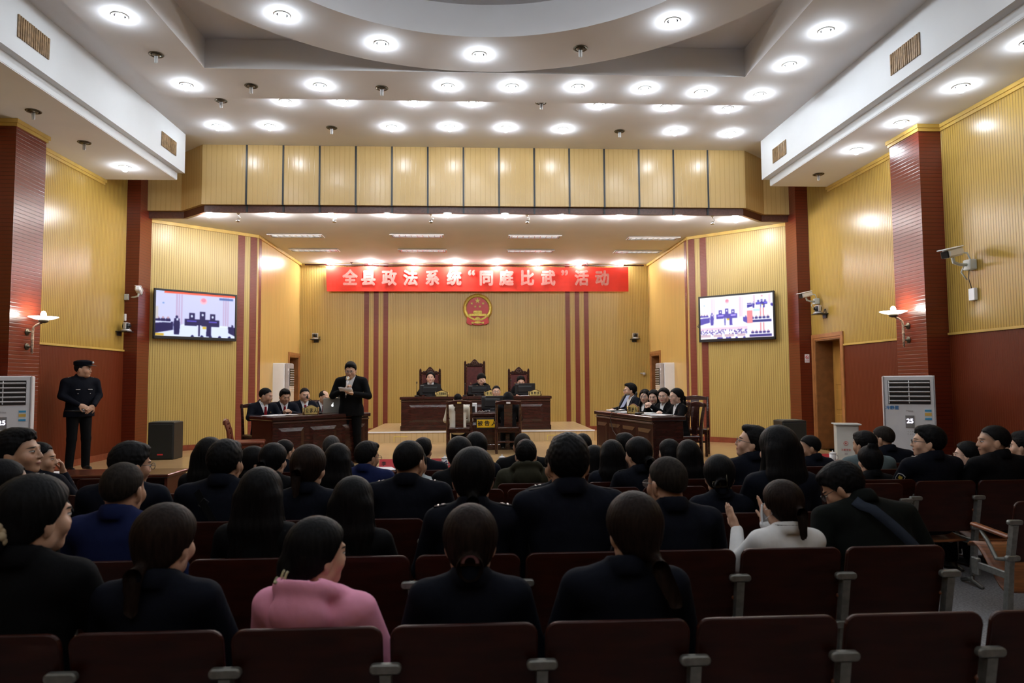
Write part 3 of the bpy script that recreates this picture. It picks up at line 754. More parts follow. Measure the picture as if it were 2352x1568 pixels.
ZLx = [-.2, -.10, -.06, -.012, .010, .030, .066, .2]
ZL = {'short': [-.082, -.078, -.062, -.030, -.008, .025, .064, .07], 'high': [-.055, -.05, -.03, .0, .018, .045, .074, .08], 'tied': [-.098, -.092, -.072, -.03, .0, .034, .074, .085],
      'long': [-.2, -.2, -.2, -.15, -.10, .018, .074, .085], 'fringe': [-.2, -.2, -.2, -.15, -.10, .0, .066, .075], 'swept': [-.08, -.076, -.06, -.02, .006, .04, .082, .09]}
def person(label, loc, yaw=0.0, s=1.0, pose='sit', lean=4.0, head=(0, 0, 0), hair='short', hc='k', skin='a', top='navy', bottom='black', fem=False, shirt=None, vneck=False, tie=False, arms=None,
           glasses=None, vox=.008, wide=1.0, fwd=0.0, shoulder_up=0.0, detail='', group='people', hoff=None, slim=1.0, trous=True, hs=1.10, hem=-.135, dn=.02, hx=0.0):
    """loc: floor point under the hips. Local frame: +Y is where the body faces."""
    root = thing('person', label, 'person', loc, math.radians(yaw), group)
    L = math.radians(lean); cl, sl_ = math.cos(L), math.sin(L)
    hz = .525 if pose == 'sit' else .90
    H = np.array((0, fwd, hz))
    up = lambda h, y=0.0, x=0.0: (H + np.array((x, h * sl_ + y * cl, h * cl - y * sl_))) * s
    sw = (.152 if fem else .182) * wide; bw = (.135 if fem else .158) * wide * slim
    N = up(.50); 
    hR = euler(*head); 
    hcn = up(.535 - dn, .012, hx) + (hR @ np.array((0, .028, .104 * hs))) * s if hoff is None else up(.535, .012) + np.array(hoff) * s
    sh = s * hs
    HL = lambda p: hcn + hR @ (np.array(p) * sh * np.array((1, 1, .95)))
    # arms
    if arms is None:
        arms = {}
        for sg in (-1, 1):
            e = (sg * (sw + .075), .10 + fwd, hz + .17); w = (sg * .13, .33 + fwd, hz + .10)
            arms[sg] = (e, w, (-sg * .45, .85, -.1), (0, 0, -1), .35)
    AR = {sg: tuple([np.array(a[0]) * s, np.array(a[1]) * s, a[2], a[3], a[4]]) for sg, a in arms.items()}
    SH = {sg: up(.435 + shoulder_up, .0, sg * sw) for sg in (-1, 1)}
    pts = [hcn + np.array((.15, .15, .17)) * s, hcn - np.array((.15, .15, .15)) * s, H * s - .12 * s, H * s + .12 * s] + [a[0] for a in AR.values()] + [a[1] + np.array(a[2]) * .18 * s for a in AR.values()] + list(SH.values())
    lo = np.min(pts, 0) - .11 * s; hi = np.max(pts, 0) + .11 * s
    # --- the body: head, neck, trunk, arms, hands in one skin
    f = Field(lo, hi, vox)
    f.cap(up(.0), up(.30), .10 * s, .105 * s, .05); f.cap(up(.36, 0, -sw * .6), up(.36, 0, sw * .6), .07 * s, None, .06)
    f.cap(up(.40, -.01), HL((0, -.022, -.045)), .060 * s if not fem else .052 * s, .054 * s if not fem else .046 * s, .03)
    for sg, (e, w, hd, hn, cu) in AR.items():
        f.cap(SH[sg], e, .042 * s, .035 * s, .03); f.cap(e, w, .035 * s, .025 * s, .02); hand(f, w + np.array(hd) / np.linalg.norm(hd) * .01, hd, hn, sg, cu, s)
    f.ell(HL((0, -.014, .030)), np.array((.076, .096, .090)) * sh, hR, .02)
    f.ell(HL((0, .018, -.035)), np.array((.060 if not fem else .056, .072, .080)) * sh, hR, .03)
    f.ell(HL((0, .058, -.094)), np.array((.026, .024, .020)) * sh, hR, .03)
    for sg in (-1, 1):
        f.ell(HL((sg * .042, .052, -.030)), np.array((.024, .024, .026)) * sh, hR, .025)
        f.ell(HL((sg * .049, -.01, -.068)), np.array((.02, .035, .03)) * sh, hR, .03)
        f.ell(HL((sg * .031, .092, .004)), np.array((.016, .010, .009)) * sh, hR, .012, sub=True)
        f.ell(HL((sg * .030, .078, .002)), np.array((.013, .010, .009)) * sh, hR, .004)
        f.ell(HL((sg * .078, -.008, -.012)), np.array((.010, .021, .034)) * sh, hR @ euler(sg * 22), .008)
        f.ell(HL((sg * .074, -.012, -.042)), np.array((.008, .012, .012)) * sh, hR, .006)
    f.cap(HL((-.028, .080, .024)), HL((.028, .080, .024)), .010 * sh, None, .015)
    f.cap(HL((0, .086, .010)), HL((0, .099, -.030)), .0068 * sh, .0112 * sh, .010)
    for sg in (-1, 1): f.ell(HL((sg * .011, .092, -.034)), np.array((.008, .010, .007)) * sh, hR, .006)
    f.ell(HL((0, .085, -.058)), np.array((.022, .010, .006)) * sh, hR, .006); f.ell(HL((0, .083, -.068)), np.array((.018, .010, .006)) * sh, hR, .006)
    zl = None
    if hair: zl = ZL[{'short': 'short', 'crew': 'high', 'bald': 'high', 'pony': 'tied', 'bun': 'tied', 'lowbun': 'tied', 'topbun': 'tied', 'lowpony': 'tied', 'sidepony': 'tied', 'long': 'long', 'bob': 'fringe', 'swept': 'swept', 'clip': 'tied'}[hair]]
    body = f.build('body', SKIN[skin], root, (hcn, hR, sh), zl if hair not in ('bald', 'long', 'bob') else None)
    # --- clothes
    tv = max(vox * 1.25, .008)
    g = Field(lo - .03, hi + .03, tv); il = .0
    def trunk(g, gr):
        g.ell(up(.30, .005), np.array((sw * .93 + gr, (.112 if not fem else .105) + gr, .20 + gr)) * s, euler(0, -lean), .03)
        g.ell(up(.10, .0), np.array((bw + gr, .118 * slim + gr, .19 + gr)) * s, euler(0, -lean), .06)
        g.cap(up(.415, -.01, -sw * .72), up(.415, -.01, sw * .72), (.066 + gr) * s, None, .05)
        for sg in (-1, 1): g.cap(up(.505, -.012, sg * .03), up(.44 + shoulder_up, 0, sg * sw * .8), (.036 + gr) * s, (.048 + gr) * s, .06)
        if fem: g.ell(up(.27, .085), np.array((.115 + gr, .055 + gr, .06 + gr)) * s, None, .05)
        g.cap(up(-.03, -.01, -.07), up(-.03, -.01, .07), (.10 + gr) * s, None, .06)
    trunk(g, .006)
    for sg, (e, w, hd, hn, cu) in AR.items():
        g.cap(SH[sg], e, .062 * s, .054 * s, .035); g.cap(e, w - (w - e) * .02, .054 * s, .038 * s, .02)
    if pose == 'stand':
        g.ell(up(-.06, -.005), np.array((bw + .022, .132, .17)) * s, None, .05); g.ell(up(-.16, -.005), np.array((bw + .026, .135, .14)) * s, None, .05)
    CR_ = euler(0, -lean - 16)
    if detail == 'hood':
        g.ring(up(.500, -.035), euler(0, -lean - 30), .112 * s, .036 * s, .036 * s, .03, 1.1); g.ell(up(.435, -.125), np.array((.125, .060, .100)) * s, euler(0, 14), .04); g.ell(up(.545, -.115), np.array((.085, .040, .075)) * s, euler(0, 25), .01, sub=True)
    elif detail != 'nocollar':
        g.ring(up(.510, -.012), CR_, .068 * s, .014 * s, .040 * s, .012, 1.1)
    if vneck:
        zc = up(.485)[2]; zb = up(.24)[2]; yt = up(.36)[1]
        def vfn(x, y, z): return np.maximum(np.maximum((np.abs(x) - np.clip((z - zb) / (zc - zb), 0, 1.1) * .068 * s) * .8, -(y - yt - .0)), zb - z)
        g.put(vfn, up(.2, 0, -.1) - .0, up(.56, .25, .1), .004, sub=True)
    if pose == 'stand':
        q = g.sl((-9, -9, -9), up(-.17) + np.array((9, 9, 0))); zz = g.ax[2][q[2]][None, None, :]
        q2 = g.sl((-9, -9, -9), up(-.10) + np.array((9, 9, 0)))
        g.d[q2] = np.maximum(g.d[q2], (up(hem)[2] - g.ax[2][q2[2]])[None, None, :])
    jk = g.build('jacket', CL[top], root)
    if shirt:
        h = Field(up(.12, -.16, -.2) - .02, up(.60, .2, .2) + .03, max(vox, .006)); trunk(h, -.006)
        h.ring(up(.515, -.004), CR_, .060 * s, .010 * s, .026 * s, .012, 1.1)
        z3, z4, y3 = up(.445)[2], up(.53)[2], up(.40)[1]
        h.put(lambda x, y, z: np.maximum(np.maximum(np.abs(x) - np.clip((z - z3) / (z4 - z3), 0, 1.2) * .040 * s, -(y - y3)), z3 - z), up(.38, 0, -.09) - .02, up(.58, .22, .09), .003, sub=True)
        q = h.sl(up(-.2) - 9, up(.16) + np.array((9, 9, 0))); h.d[q] = .5
        shirt_o = h.build('shirt', CL[shirt], root)
        if tie:
            mb = MB(); kz = [(.455, .118, .016), (.44, .128, .012), (.36, .135, .018), (.27, .142, .024), (.22, .14, .022)]
            vs = []; 
            for a, y, w in kz:
                p = up(a, y - .006); q = up(a, y - .022)
                vs += [(p[0] - w * s, q[1], p[2]), (p[0], p[1] + .004, p[2]), (p[0] + w * s, q[1], p[2])]
            fs = []
            for i in range(len(kz) - 1):
                for j in (0, 1): fs.append((i * 3 + j, i * 3 + j + 1, i * 3 + j + 4, i * 3 + j + 3)[::-1])
            mb.add(vs, fs, smooth=True); o = mb.build('tie', CL['tie'], root); md = o.modifiers.new('solid', 'SOLIDIFY'); md.thickness = .008
    if trous:
        if pose == 'sit':
            K = {sg: np.array((sg * .10, .44 + fwd, .50)) * s for sg in (-1, 1)}; A = {sg: np.array((sg * .105, .42 + fwd, .10)) * s for sg in (-1, 1)}; T0 = {sg: np.array((sg * .085, fwd + .0, .525)) * s for sg in (-1, 1)}
        else:
            K = {sg: np.array((sg * .10, .012, .48)) * s for sg in (-1, 1)}; A = {sg: np.array((sg * .115, -.02, .07)) * s for sg in (-1, 1)}; T0 = {sg: np.array((sg * .085, 0, .88)) * s for sg in (-1, 1)}
        P_ = list(K.values()) + list(A.values()) + list(T0.values()); t = Field(np.min(P_, 0) - .14 * s, np.max(P_, 0) + .14 * s, max(tv, .011))
        t.ell(H * s, np.array((bw * .98, .118, .115)) * s, None, .04)
        for sg in (-1, 1): t.cap(T0[sg], K[sg], .092 * s, .066 * s, .03); t.cap(K[sg], A[sg], .066 * s, .056 * s, .02)
        t.build('trousers', CL[bottom], root)
        for sg in (-1, 1):
            a = A[sg]; e = Field((a[0] - .07, a[1] - .09, 0), (a[0] + .07, a[1] + .24 * s, .13), .011); e.ell((a[0], a[1] + .065 * s, .028), np.array((.043, .132, .045)) * s, None, .02); e.cap((a[0], a[1], .05), (a[0], a[1], .09), .04 * s, None, .03)
            q = e.sl((-9, -9, -9), (9, 9, .006)); e.d[q] = .5; e.build('shoe', CL['shoe'], root)
    # --- hair
    if hair:
        hh = Field(hcn - .17 * s - np.array((0, 0, .30 if hair in ('long', 'bob', 'pony', 'sidepony', 'lowpony') else 0.05)), hcn + .16 * sh, max(.0055, vox * .8))
        def cutfn(x, y, z):
            px, py, pz = ((hR[0, i] * (x - hcn[0]) + hR[1, i] * (y - hcn[1]) + hR[2, i] * (z - hcn[2])) / sh for i in range(3)); pz = pz / .95
            c = (np.interp(py, ZLx, zl) + (.004 if not fem else .0) + (.014 * np.exp(-(px / .028) ** 2) * (py > .02) if fem else .006 * np.sin(px * 130 + len(label)) * (py > .03)) - pz) * .6
            if hair == 'bald': c = np.maximum(c, .052 - np.sqrt(px ** 2 + (py - .02) ** 2 + .0 * pz) + .0 * pz) if True else c
            return c * sh
        th = {'crew': .007, 'bald': .006, 'short': .015, 'swept': .016}.get(hair, .017)
        hh.ell(HL((0, -.016, .033)), np.array((.076 + th * (1.25 if fem else .8), .096 + th, .090 + th)) * sh, hR, .0, cut=cutfn)
        if fem or hair in ('long', 'bob'): hh.ell(HL((0, -.05, -.02)), np.array((.076, .062, .078)) * sh, hR, .02, cut=cutfn)
        if hair == 'swept': hh.ell(HL((0, .045, .105)), np.array((.058, .045, .026)) * sh, hR, .02)
        if hair == 'short': hh.ell(HL((0, .03, .100)), np.array((.060, .055, .028)) * sh, hR, .02, cut=cutfn)
        bx = up(.34, -.15)   # a point behind the shoulder blades
        if hair in ('long', 'bob'):
            Ld = .30 if hair == 'long' else .17
            for xo in (-.056, -.03, 0.0, .03, .056):
                a = HL((xo, -.06, .0)); b = HL((xo * 1.25, -.075, -.13)); c = b + np.array((xo * .35, -.015, -Ld * .62)) * sh
                hh.cap(a, b, .052 * sh, .046 * sh, .03); hh.cap(b, c, .046 * sh, .030 * sh, .03)
            for sg in (-1, 1):
                a = HL((sg * .072, -.005, .0)); b = HL((sg * .082, .0, -.13)); c = b + np.array((sg * .01, .0, -Ld * .35)) * sh
                hh.cap(a, b, .024 * sh, .026 * sh, .02); hh.cap(b, c, .026 * sh, .012 * sh, .02)
        if hair in ('pony', 'lowpony', 'sidepony'):
            a = HL({'pony': (0, -.108, .012), 'lowpony': (0, -.10, -.06), 'sidepony': (.035, -.10, -.075)}[hair]); b = a + hR @ np.array((0, -.048, -.03)) * sh
            c = b + np.array((.0 if hair != 'sidepony' else .045, -.030, -.10)) * sh; e = c + np.array((.0 if hair != 'sidepony' else .03, -.004, -.19 if hair == 'pony' else -.06)) * sh
            hh.cap(HL((0, -.06, .02 if hair == 'pony' else -.04)), a, .05 * sh, .018 * sh, .03); hh.cap(a, b, .017 * sh, .026 * sh, .015); hh.cap(b, c, .028 * sh, .036 * sh, .015); hh.cap(c, e, .036 * sh, .012 * sh, .015)
        if hair in ('bun', 'lowbun', 'topbun', 'clip'):
            c = {'bun': (0, -.120, -.03), 'lowbun': (.0, -.132, -.055), 'topbun': (0, -.06, .135), 'clip': (-.01, -.112, -.035)}[hair]
            hh.ell(HL(c), np.array((.046, .036, .046) if hair != 'clip' else (.042, .035, .065)) * sh, hR, .018)
            if hair != 'topbun': hh.ring(HL(np.array(c) + np.array((0, -.012, 0))), hR @ euler(0, 90), .026 * sh, .015 * sh, .015 * sh, .008)
        gx, gy, gz = hh.ax[0][:, None, None], hh.ax[1][None, :, None], hh.ax[2][None, None, :]
        px, py, pz = ((hR[0, i] * (gx - hcn[0]) + hR[1, i] * (gy - hcn[1]) + hR[2, i] * (gz - hcn[2])) / sh for i in range(3))
        th_ = np.arctan2(px, py + .01); sd = (len(label) * 1.7) % 6
        if fem: rp = .0006 * np.sin(th_ * 31 + 2.2 * np.sin(pz * 28 + sd) + sd) + .0005 * np.sin(th_ * 67 + 3 * np.sin(pz * 17 - sd))
        else: rp = .0012 * np.sin(px * 210 + 3 * np.sin(pz * 60 + sd) + sd) * np.sin(py * 190 + 2 * np.sin(px * 80)) + .0008 * np.sin(pz * 230 + 4 * np.sin(px * 90 + sd))
        hh.d = hh.d + (rp * sh * (1.0 if hair not in ('crew', 'bald') else .35)).astype(np.float32)
        hh.build('hair', HAIR[hc], root)
    # --- glasses
    if glasses:
        mb = MB(); T = lambda p: tuple(HL(p))
        for sg in (-1, 1):
            mb.tube([T((sg * .033 + .024 * math.cos(a), .103 - abs(.03 * math.cos(a)) * .12, .0 + .018 * math.sin(a))) for a in [2 * PI * i / 16 for i in range(17)]], .0019 * s, 6)
            mb.tube([T((sg * .056, .099, .006)), T((sg * .076, .07, .008)), T((sg * .083, -.005, .008)), T((sg * .083, -.03, -.012))], .0019 * s, 6)
        mb.tube([T((-.01, .105, .004)), T((0, .108, .006)), T((.01, .105, .004))], .0018 * s, 6)
        gl = mb.build('glasses', m_rim if glasses == 'k' else m_rimg, root)
        mb = MB()
        for sg in (-1, 1): mb.add([T((sg * .033 + .0235 * math.cos(2 * PI * i / 16), .1025, .0175 * math.sin(2 * PI * i / 16))) for i in range(16)], [list(range(16))])
        mb.build('lenses', m_lens, gl)
    root['_'] = 0; del root['_']
    return root, HL, hR, up, AR, hcn

# ================================================================ FURNITURE AND FIXTURES
def panel(mb, x0, x1, z0, z1, y, b=.03, d=.012):
    """raised field with bevelled edges on a face looking to -Y at depth y"""
    vs = [(x0, y, z0), (x1, y, z0), (x1, y, z1), (x0, y, z1), (x0 + b, y - d, z0 + b), (x1 - b, y - d, z0 + b), (x1 - b, y - d, z1 - b), (x0 + b, y - d, z1 - b)]
    mb.add(vs, [(4, 5, 6, 7), (0, 1, 5, 4), (1, 2, 6, 5), (2, 3, 7, 6), (3, 0, 4, 7)])
def desk(label, cat, loc, rz, w, d, h, panels, name='courtroom_desk', overhang=.03, mtop=None, ends=True):
    """local: front face looks to -Y at y=0, body behind it; panels = list of (x0,x1) fractions"""
    t = thing(name, label, cat, loc, rz)
    mb = MB(); mb.box((0, d / 2, h - .03), (w + overhang * 2, d + overhang * 2, .06), .01); mb.build('top', mtop or m_mahog, t)
    mb = MB(); mb.box((0, .02, (h - .06) / 2 + .03), (w, .04, h - .12), .004); mb.build('front_panel', m_mahog, t)
    for sx in (-1, 1):
        mb = MB(); mb.box((sx * (w / 2 - .02), d / 2 + .02, (h - .06) / 2), (.04, d - .04, h - .06), .004); mb.build('side_panel', m_mahog, t)
    mb = MB(); mb.box((0, .012, .05), (w + .03, .06, .10), .008); mb.build('plinth', m_mahog, t)
    mb = MB(); mb.box((0, -.006, h - .09), (w + .02, .03, .022), .008); mb.build('moulding', m_mahog_lite, t)
    for a, b in panels:
        mb = MB(); panel(mb, -w / 2 + a * w, -w / 2 + b * w, .17, h - .17, -.001, min(.05, (b - a) * w * .2), .016); mb.build('raised_panel', m_mahog_lite if False else m_mahog, t)
    return t
# judges' bench on the dais
bx0, bx1 = atY(918, 911, 14.5)[0], atY(1267, 909, 14.5)[0]
BW = bx1 - bx0; BH = 1.386 - DZ
desk('long dark mahogany judges\' bench with raised panels on the low dais', 'bench', ((bx0 + bx1) / 2, 14.5, DZ), 0, BW - .06, .65, BH, ((.05, .32), (.365, .635), (.68, .95)), 'judges_bench')
BZ = 1.386
# carved high-back judge chairs
def judge_chair(loc, w, top, label):
    t = thing('judge_chair', label, 'chair', loc, PI, 'carved judge chairs'); h = top - loc[2]
    for sx in (-1, 1):
        mb = MB(); mb.box((sx * (w / 2 - .03), -.22, h / 2 - .03), (.055, .06, h - .06), .012)
        mb.add([(sx * (w / 2 - .03) + a * .0275, -.22 + b * .03, h - .06) for a, b in ((-1, -1), (1, -1), (1, 1), (-1, 1))] + [(sx * (w / 2 - .03), -.22, h - .02)], [(0, 1, 4), (1, 2, 4), (2, 3, 4), (3, 0, 4)]); mb.build('post', m_mahog, t)
    zc = h - .16
    out = [(-w / 2 + .05, zc)] + [(x * (w / 2 - .05), zc + .055 + .115 * math.exp(-(x / .42) ** 2) + (.014 if abs(abs(x) - .72) < .08 else 0)) for x in [-1 + i / 12 for i in range(25)]] + [(w / 2 - .05, zc)]
    mb = MB(); mb.slab(out, .05, .008, Matrix.Translation((0, -.17, 0)))
    crest = mb.build('crest', m_mahog, t)
    mb = MB()
    for a in range(-3, 4): mb.tube([(a * .05, -.165, zc + .02), (a * .055, -.158, zc + .07), (a * .035, -.165, zc + .11 - abs(a) * .018)], .009, 6)
    mb.tube([(.05 * math.cos(q), -.16, zc + .075 + .035 * math.sin(q)) for q in [PI * 2 * i / 16 for i in range(17)]], .009, 6); mb.build('carving', m_mahog_lite, crest)
    mb = MB(); mb.box((0, -.205, .47 + (zc - .47) / 2), (w - .11, .05, zc - .47), .02); bk = mb.build('backrest', m_leather, t)
    mb = MB()
    for a in (-.09, .09):
        for z in (.62, .80, .98):
            if z < zc - .08: mb.ball((a, -.178, z), (.012, .006, .012), 8)
    for i in range(int((zc - .5) / .035)):
        for sx in (-1, 1): mb.ball((sx * (w / 2 - .068), -.178, .5 + i * .035), (.006, .005, .006), 6)
    mb.build('studs', m_brass, bk)
    mb = MB(); mb.box((0, .05, .42), (w - .04, .50, .10), .03); mb.build('seat', m_leather, t)
    for sx in (-1, 1):
        mb = MB(); mb.box((sx * (w / 2 - .03), .06, .66), (.06, .50, .05), .015); mb.box((sx * (w / 2 - .03), .27, .52), (.05, .05, .26), .01); mb.build('armrest', m_mahog, t)
        mb = MB(); mb.box((sx * (w / 2 - .04), .26, .19), (.055, .055, .38), .01); mb.build('leg', m_mahog, t)
    return t
JY = 15.75
for (a, b, y, lab) in ((961, 1012, 845, 'carved wooden judge chair with burgundy leather back, leftmost behind the bench'), (1065, 1115, 827, 'tallest carved judge chair with burgundy leather back, in the middle behind the bench'), (1167, 1218, 845, 'carved wooden judge chair with burgundy leather back, rightmost behind the bench')):
    p, q = atY(a, y, JY), atY(b, y, JY); judge_chair(((p[0] + q[0]) / 2, JY, DZ), q[0] - p[0], p[2] + .02, lab)
# monitors (local: back of the shell looks to -Y)
def monitor(label, loc, rz, w, h, lift=.10, tilt=0.0):
    t = thing('computer_monitor', label, 'monitor', loc, rz, 'computer monitors')
    R = rot(rx=tilt)
    mb = MB(); mb.box((0, .0, lift + h / 2), (w, .03, h), .008, None)
    mb.box((0, -.02, lift + h / 2), (w * .72, .03, h * .62), .012); mb.v = [tuple(R @ Vector(p)) for p in mb.v]; sh = mb.build('shell', m_dark_pl, t)
    mb = MB(); mb.box((0, -.036, lift + h * .72), (w * .62, .004, h * .13), .001); mb.v = [tuple(R @ Vector(p)) for p in mb.v]; mb.build('vent_strip', mat('dark_grey_plastic', (.035, .04, .045), .4), sh)
    mb = MB(); mb.box((-w * .38, -.0155, lift + h * .93), (w * .16, .002, h * .035), .0005); mb.v = [tuple(R @ Vector(p)) for p in mb.v]; mb.build('logo', m_silver, sh)
    mb = MB(); mb.box((0, .016, lift + h / 2), (w - .03, .003, h - .04)); mb.v = [tuple(R @ Vector(p)) for p in mb.v]; mb.build('screen', emit('monitor_glow', (.5, .6, .9), .25), t)
    mb = MB(); mb.box((0, -.02, lift * .6), (.09, .03, lift * 1.2), .008); mb.build('neck', m_dark_pl, t)
    mb = MB(); mb.lathe([(.12, 0), (.12, .01), (.10, .018), (.0001, .02)], 20, (0, -.01, 0)); mb.build('foot', m_dark_pl, t)
    return t
MY = 14.88
for (a, b, y0, y1, lab) in ((964, 1013, 884, 907, 'left'), (1075, 1126, 886, 908, 'middle'), (1182, 1229, 881, 907, 'right')):
    p, q, r = atY(a, y0, MY), atY(b, y0, MY), atY(a, y1, MY)
    monitor('black monitor seen from behind on the judges\' bench, in front of the %s judge chair' % lab, ((p[0] + q[0]) / 2, MY, BZ), 0, q[0] - p[0], min(.30, p[2] - BZ - .02), .03 if p[2] - BZ < .3 else .05)
def nameplate(label, loc, rz, w, h, txt, tx=1.0, dark=False):
    t = thing('nameplate', label, 'nameplate', loc, rz, 'arched gold nameplates')
    def arch(w, h, z0=0): return [(-w / 2, z0), (w / 2, z0), (w / 2, z0 + h * .66)] + [(x * w / 2, z0 + h * (.70 + .30 * math.cos(x * PI / 2) ** 1.5)) for x in [.85 - i * .17 for i in range(11)]] + [(-w / 2, z0 + h * .66)]
    mb = MB(); mb.slab(arch(w, h), .014, .003, Matrix.Translation((0, .007, .0))); mb.build('frame', m_mahog if not dark else m_chair_red, t)
    mb = MB(); mb.slab(arch(w * .9, h * .88, h * .05), .004, .001, Matrix.Translation((0, -.006, 0))); pl = mb.build('plaque', m_goldp, t)
    text('lettering', txt, h * .5, m_blk_txt, pl, (0, -.0115, h * .40), None, h * .009, .0008, tx)
    for sx in (-1, 1):
        mb = MB(); mb.tube([(sx * (w / 2 + .008), 0, 0), (sx * (w / 2 + .008), 0, h * .62)], .009); mb.ball((sx * (w / 2 + .008), 0, h * .66), .013, 8); mb.build('post', m_brass, t)
    return t
for (x, txt, tx, lab) in ((1014.5, '人民陪审员', .72, 'gold arched nameplate reading 人民陪审员, left on the judges\' bench'), (1127, '审 判 长', .9, 'gold arched nameplate on the judges\' bench, half hidden behind the clerk in glasses'), (1229, '审 判 员', .9, 'gold arched nameplate reading 审判员, right on the judges\' bench')):
    p = atY(x, 903, 14.62); nameplate(lab, (p[0], 14.62, BZ), 0, .25, .135, txt, tx * .88)
def gooseneck(label, loc, rz, h=.3, lean=.1):
    t = thing('gooseneck_microphone', label, 'microphone', loc, rz, 'gooseneck microphones')
    mb = MB(); mb.box((0, 0, .015), (.09, .12, .03), .01); mb.build('base', m_dark_pl, t)
    mb = MB(); mb.tube([(0, 0, .02), (0, .0, h * .5), (0, lean * .4, h * .8), (0, lean, h)], .005); mb.build('stem', m_dark_pl, t)
    mb = MB(); mb.ball((0, lean * 1.1, h + .02), (.015, .018, .028), 8); mb.build('capsule', m_wire, t); return t
gooseneck('gooseneck microphone on the left end of the judges\' bench', (atY(957, 905, 14.7)[0], 14.7, BZ), 0, .28, .03)
gooseneck('gooseneck microphone on the judges\' bench between the middle and right monitors', (atY(1174, 905, 14.75)[0], 14.75, BZ), 0, .32, .05)
gooseneck('gooseneck microphone just left of the middle monitor on the bench', (atY(1068, 905, 14.75)[0], 14.75, BZ), 0, .24, .04)
def papers(label, loc, rz, w=.21, d=.297, n=3, seed=0, name='paper_stack', m=None):
    mb = MB(); r = random.Random(seed + 11)
    for i in range(n): mb.box((r.uniform(-.03, .03) * (n > 1), r.uniform(-.03, .03) * (n > 1), .002 + i * .004), (w, d, .003), 0, rot(rz=r.uniform(-.3, .3) * (n > 1)))
    o = mb.build(name, m or m_paper); o.location = loc; o.rotation_euler = (0, 0, rz); return tag(o, label, 'paper')
papers('white papers in front of the right judge, left of the nameplate', (atY(1204, 908, 14.65)[0], 14.62, BZ), .2, .18, .12, 3, 3)
# clerk's desk with the yellow sign, between the two accused
CX, CYD, CZD = .16, 12.5, 1.13
desk('dark desk carrying the yellow 被告人 sign between the two high-back chairs', 'desk', (CX, CYD, SZ), 0, 1.2, .6, CZD - SZ, ((.06, .94),))
sg_ = thing('desk_sign', 'yellow sign with black characters 被告人 on the desk front', 'sign', (.185, CYD - .027, .935))
mb = MB(); mb.box((0, 0, 0), (.40, .012, .185), .003); mb.build('frame', m_black, sg_)
mb = MB(); mb.box((0, -.008, .004), (.37, .006, .145), .001); pl = mb.build('plate', m_yel_sign, sg_)
text('lettering', '被 告 人', .098, m_blk_txt, pl, (0, -.0125, .003), None, .0028, .0008)
p = atY(1107, 909, 12.95); monitor('large black monitor seen from behind on the desk with the yellow sign', (atY(1131, 909, 12.95)[0], 12.95, CZD), 0, .42, p[2] - CZD - .05, .05)
pc = thing('desktop_box', 'small white box with a dark front on the desk behind the fleece jacket', 'box', (atY(1083, 935, 12.8)[0], 12.8, CZD))
mb = MB(); mb.box((0, 0, .085), (.20, .2, .17), .008); mb.build('case', m_white, pc); mb = MB(); mb.box((.0, -.103, .06), (.13, .008, .11), .003); mb.build('front', m_dark_pl, pc)
cb = MB(); r = random.Random(4)
cb.tube([(atY(1098, 945, 12.7)[0] + .012 * i + .02 * math.sin(i * 1.3), 12.7 + .04 * math.cos(i * .9), CZD + .012 + .02 * abs(math.sin(i * .7))) for i in range(20)], .005, 6)
tag(cb.build('cable', m_grey_pl), 'loose grey cable on the desk left of the large monitor', 'cable')
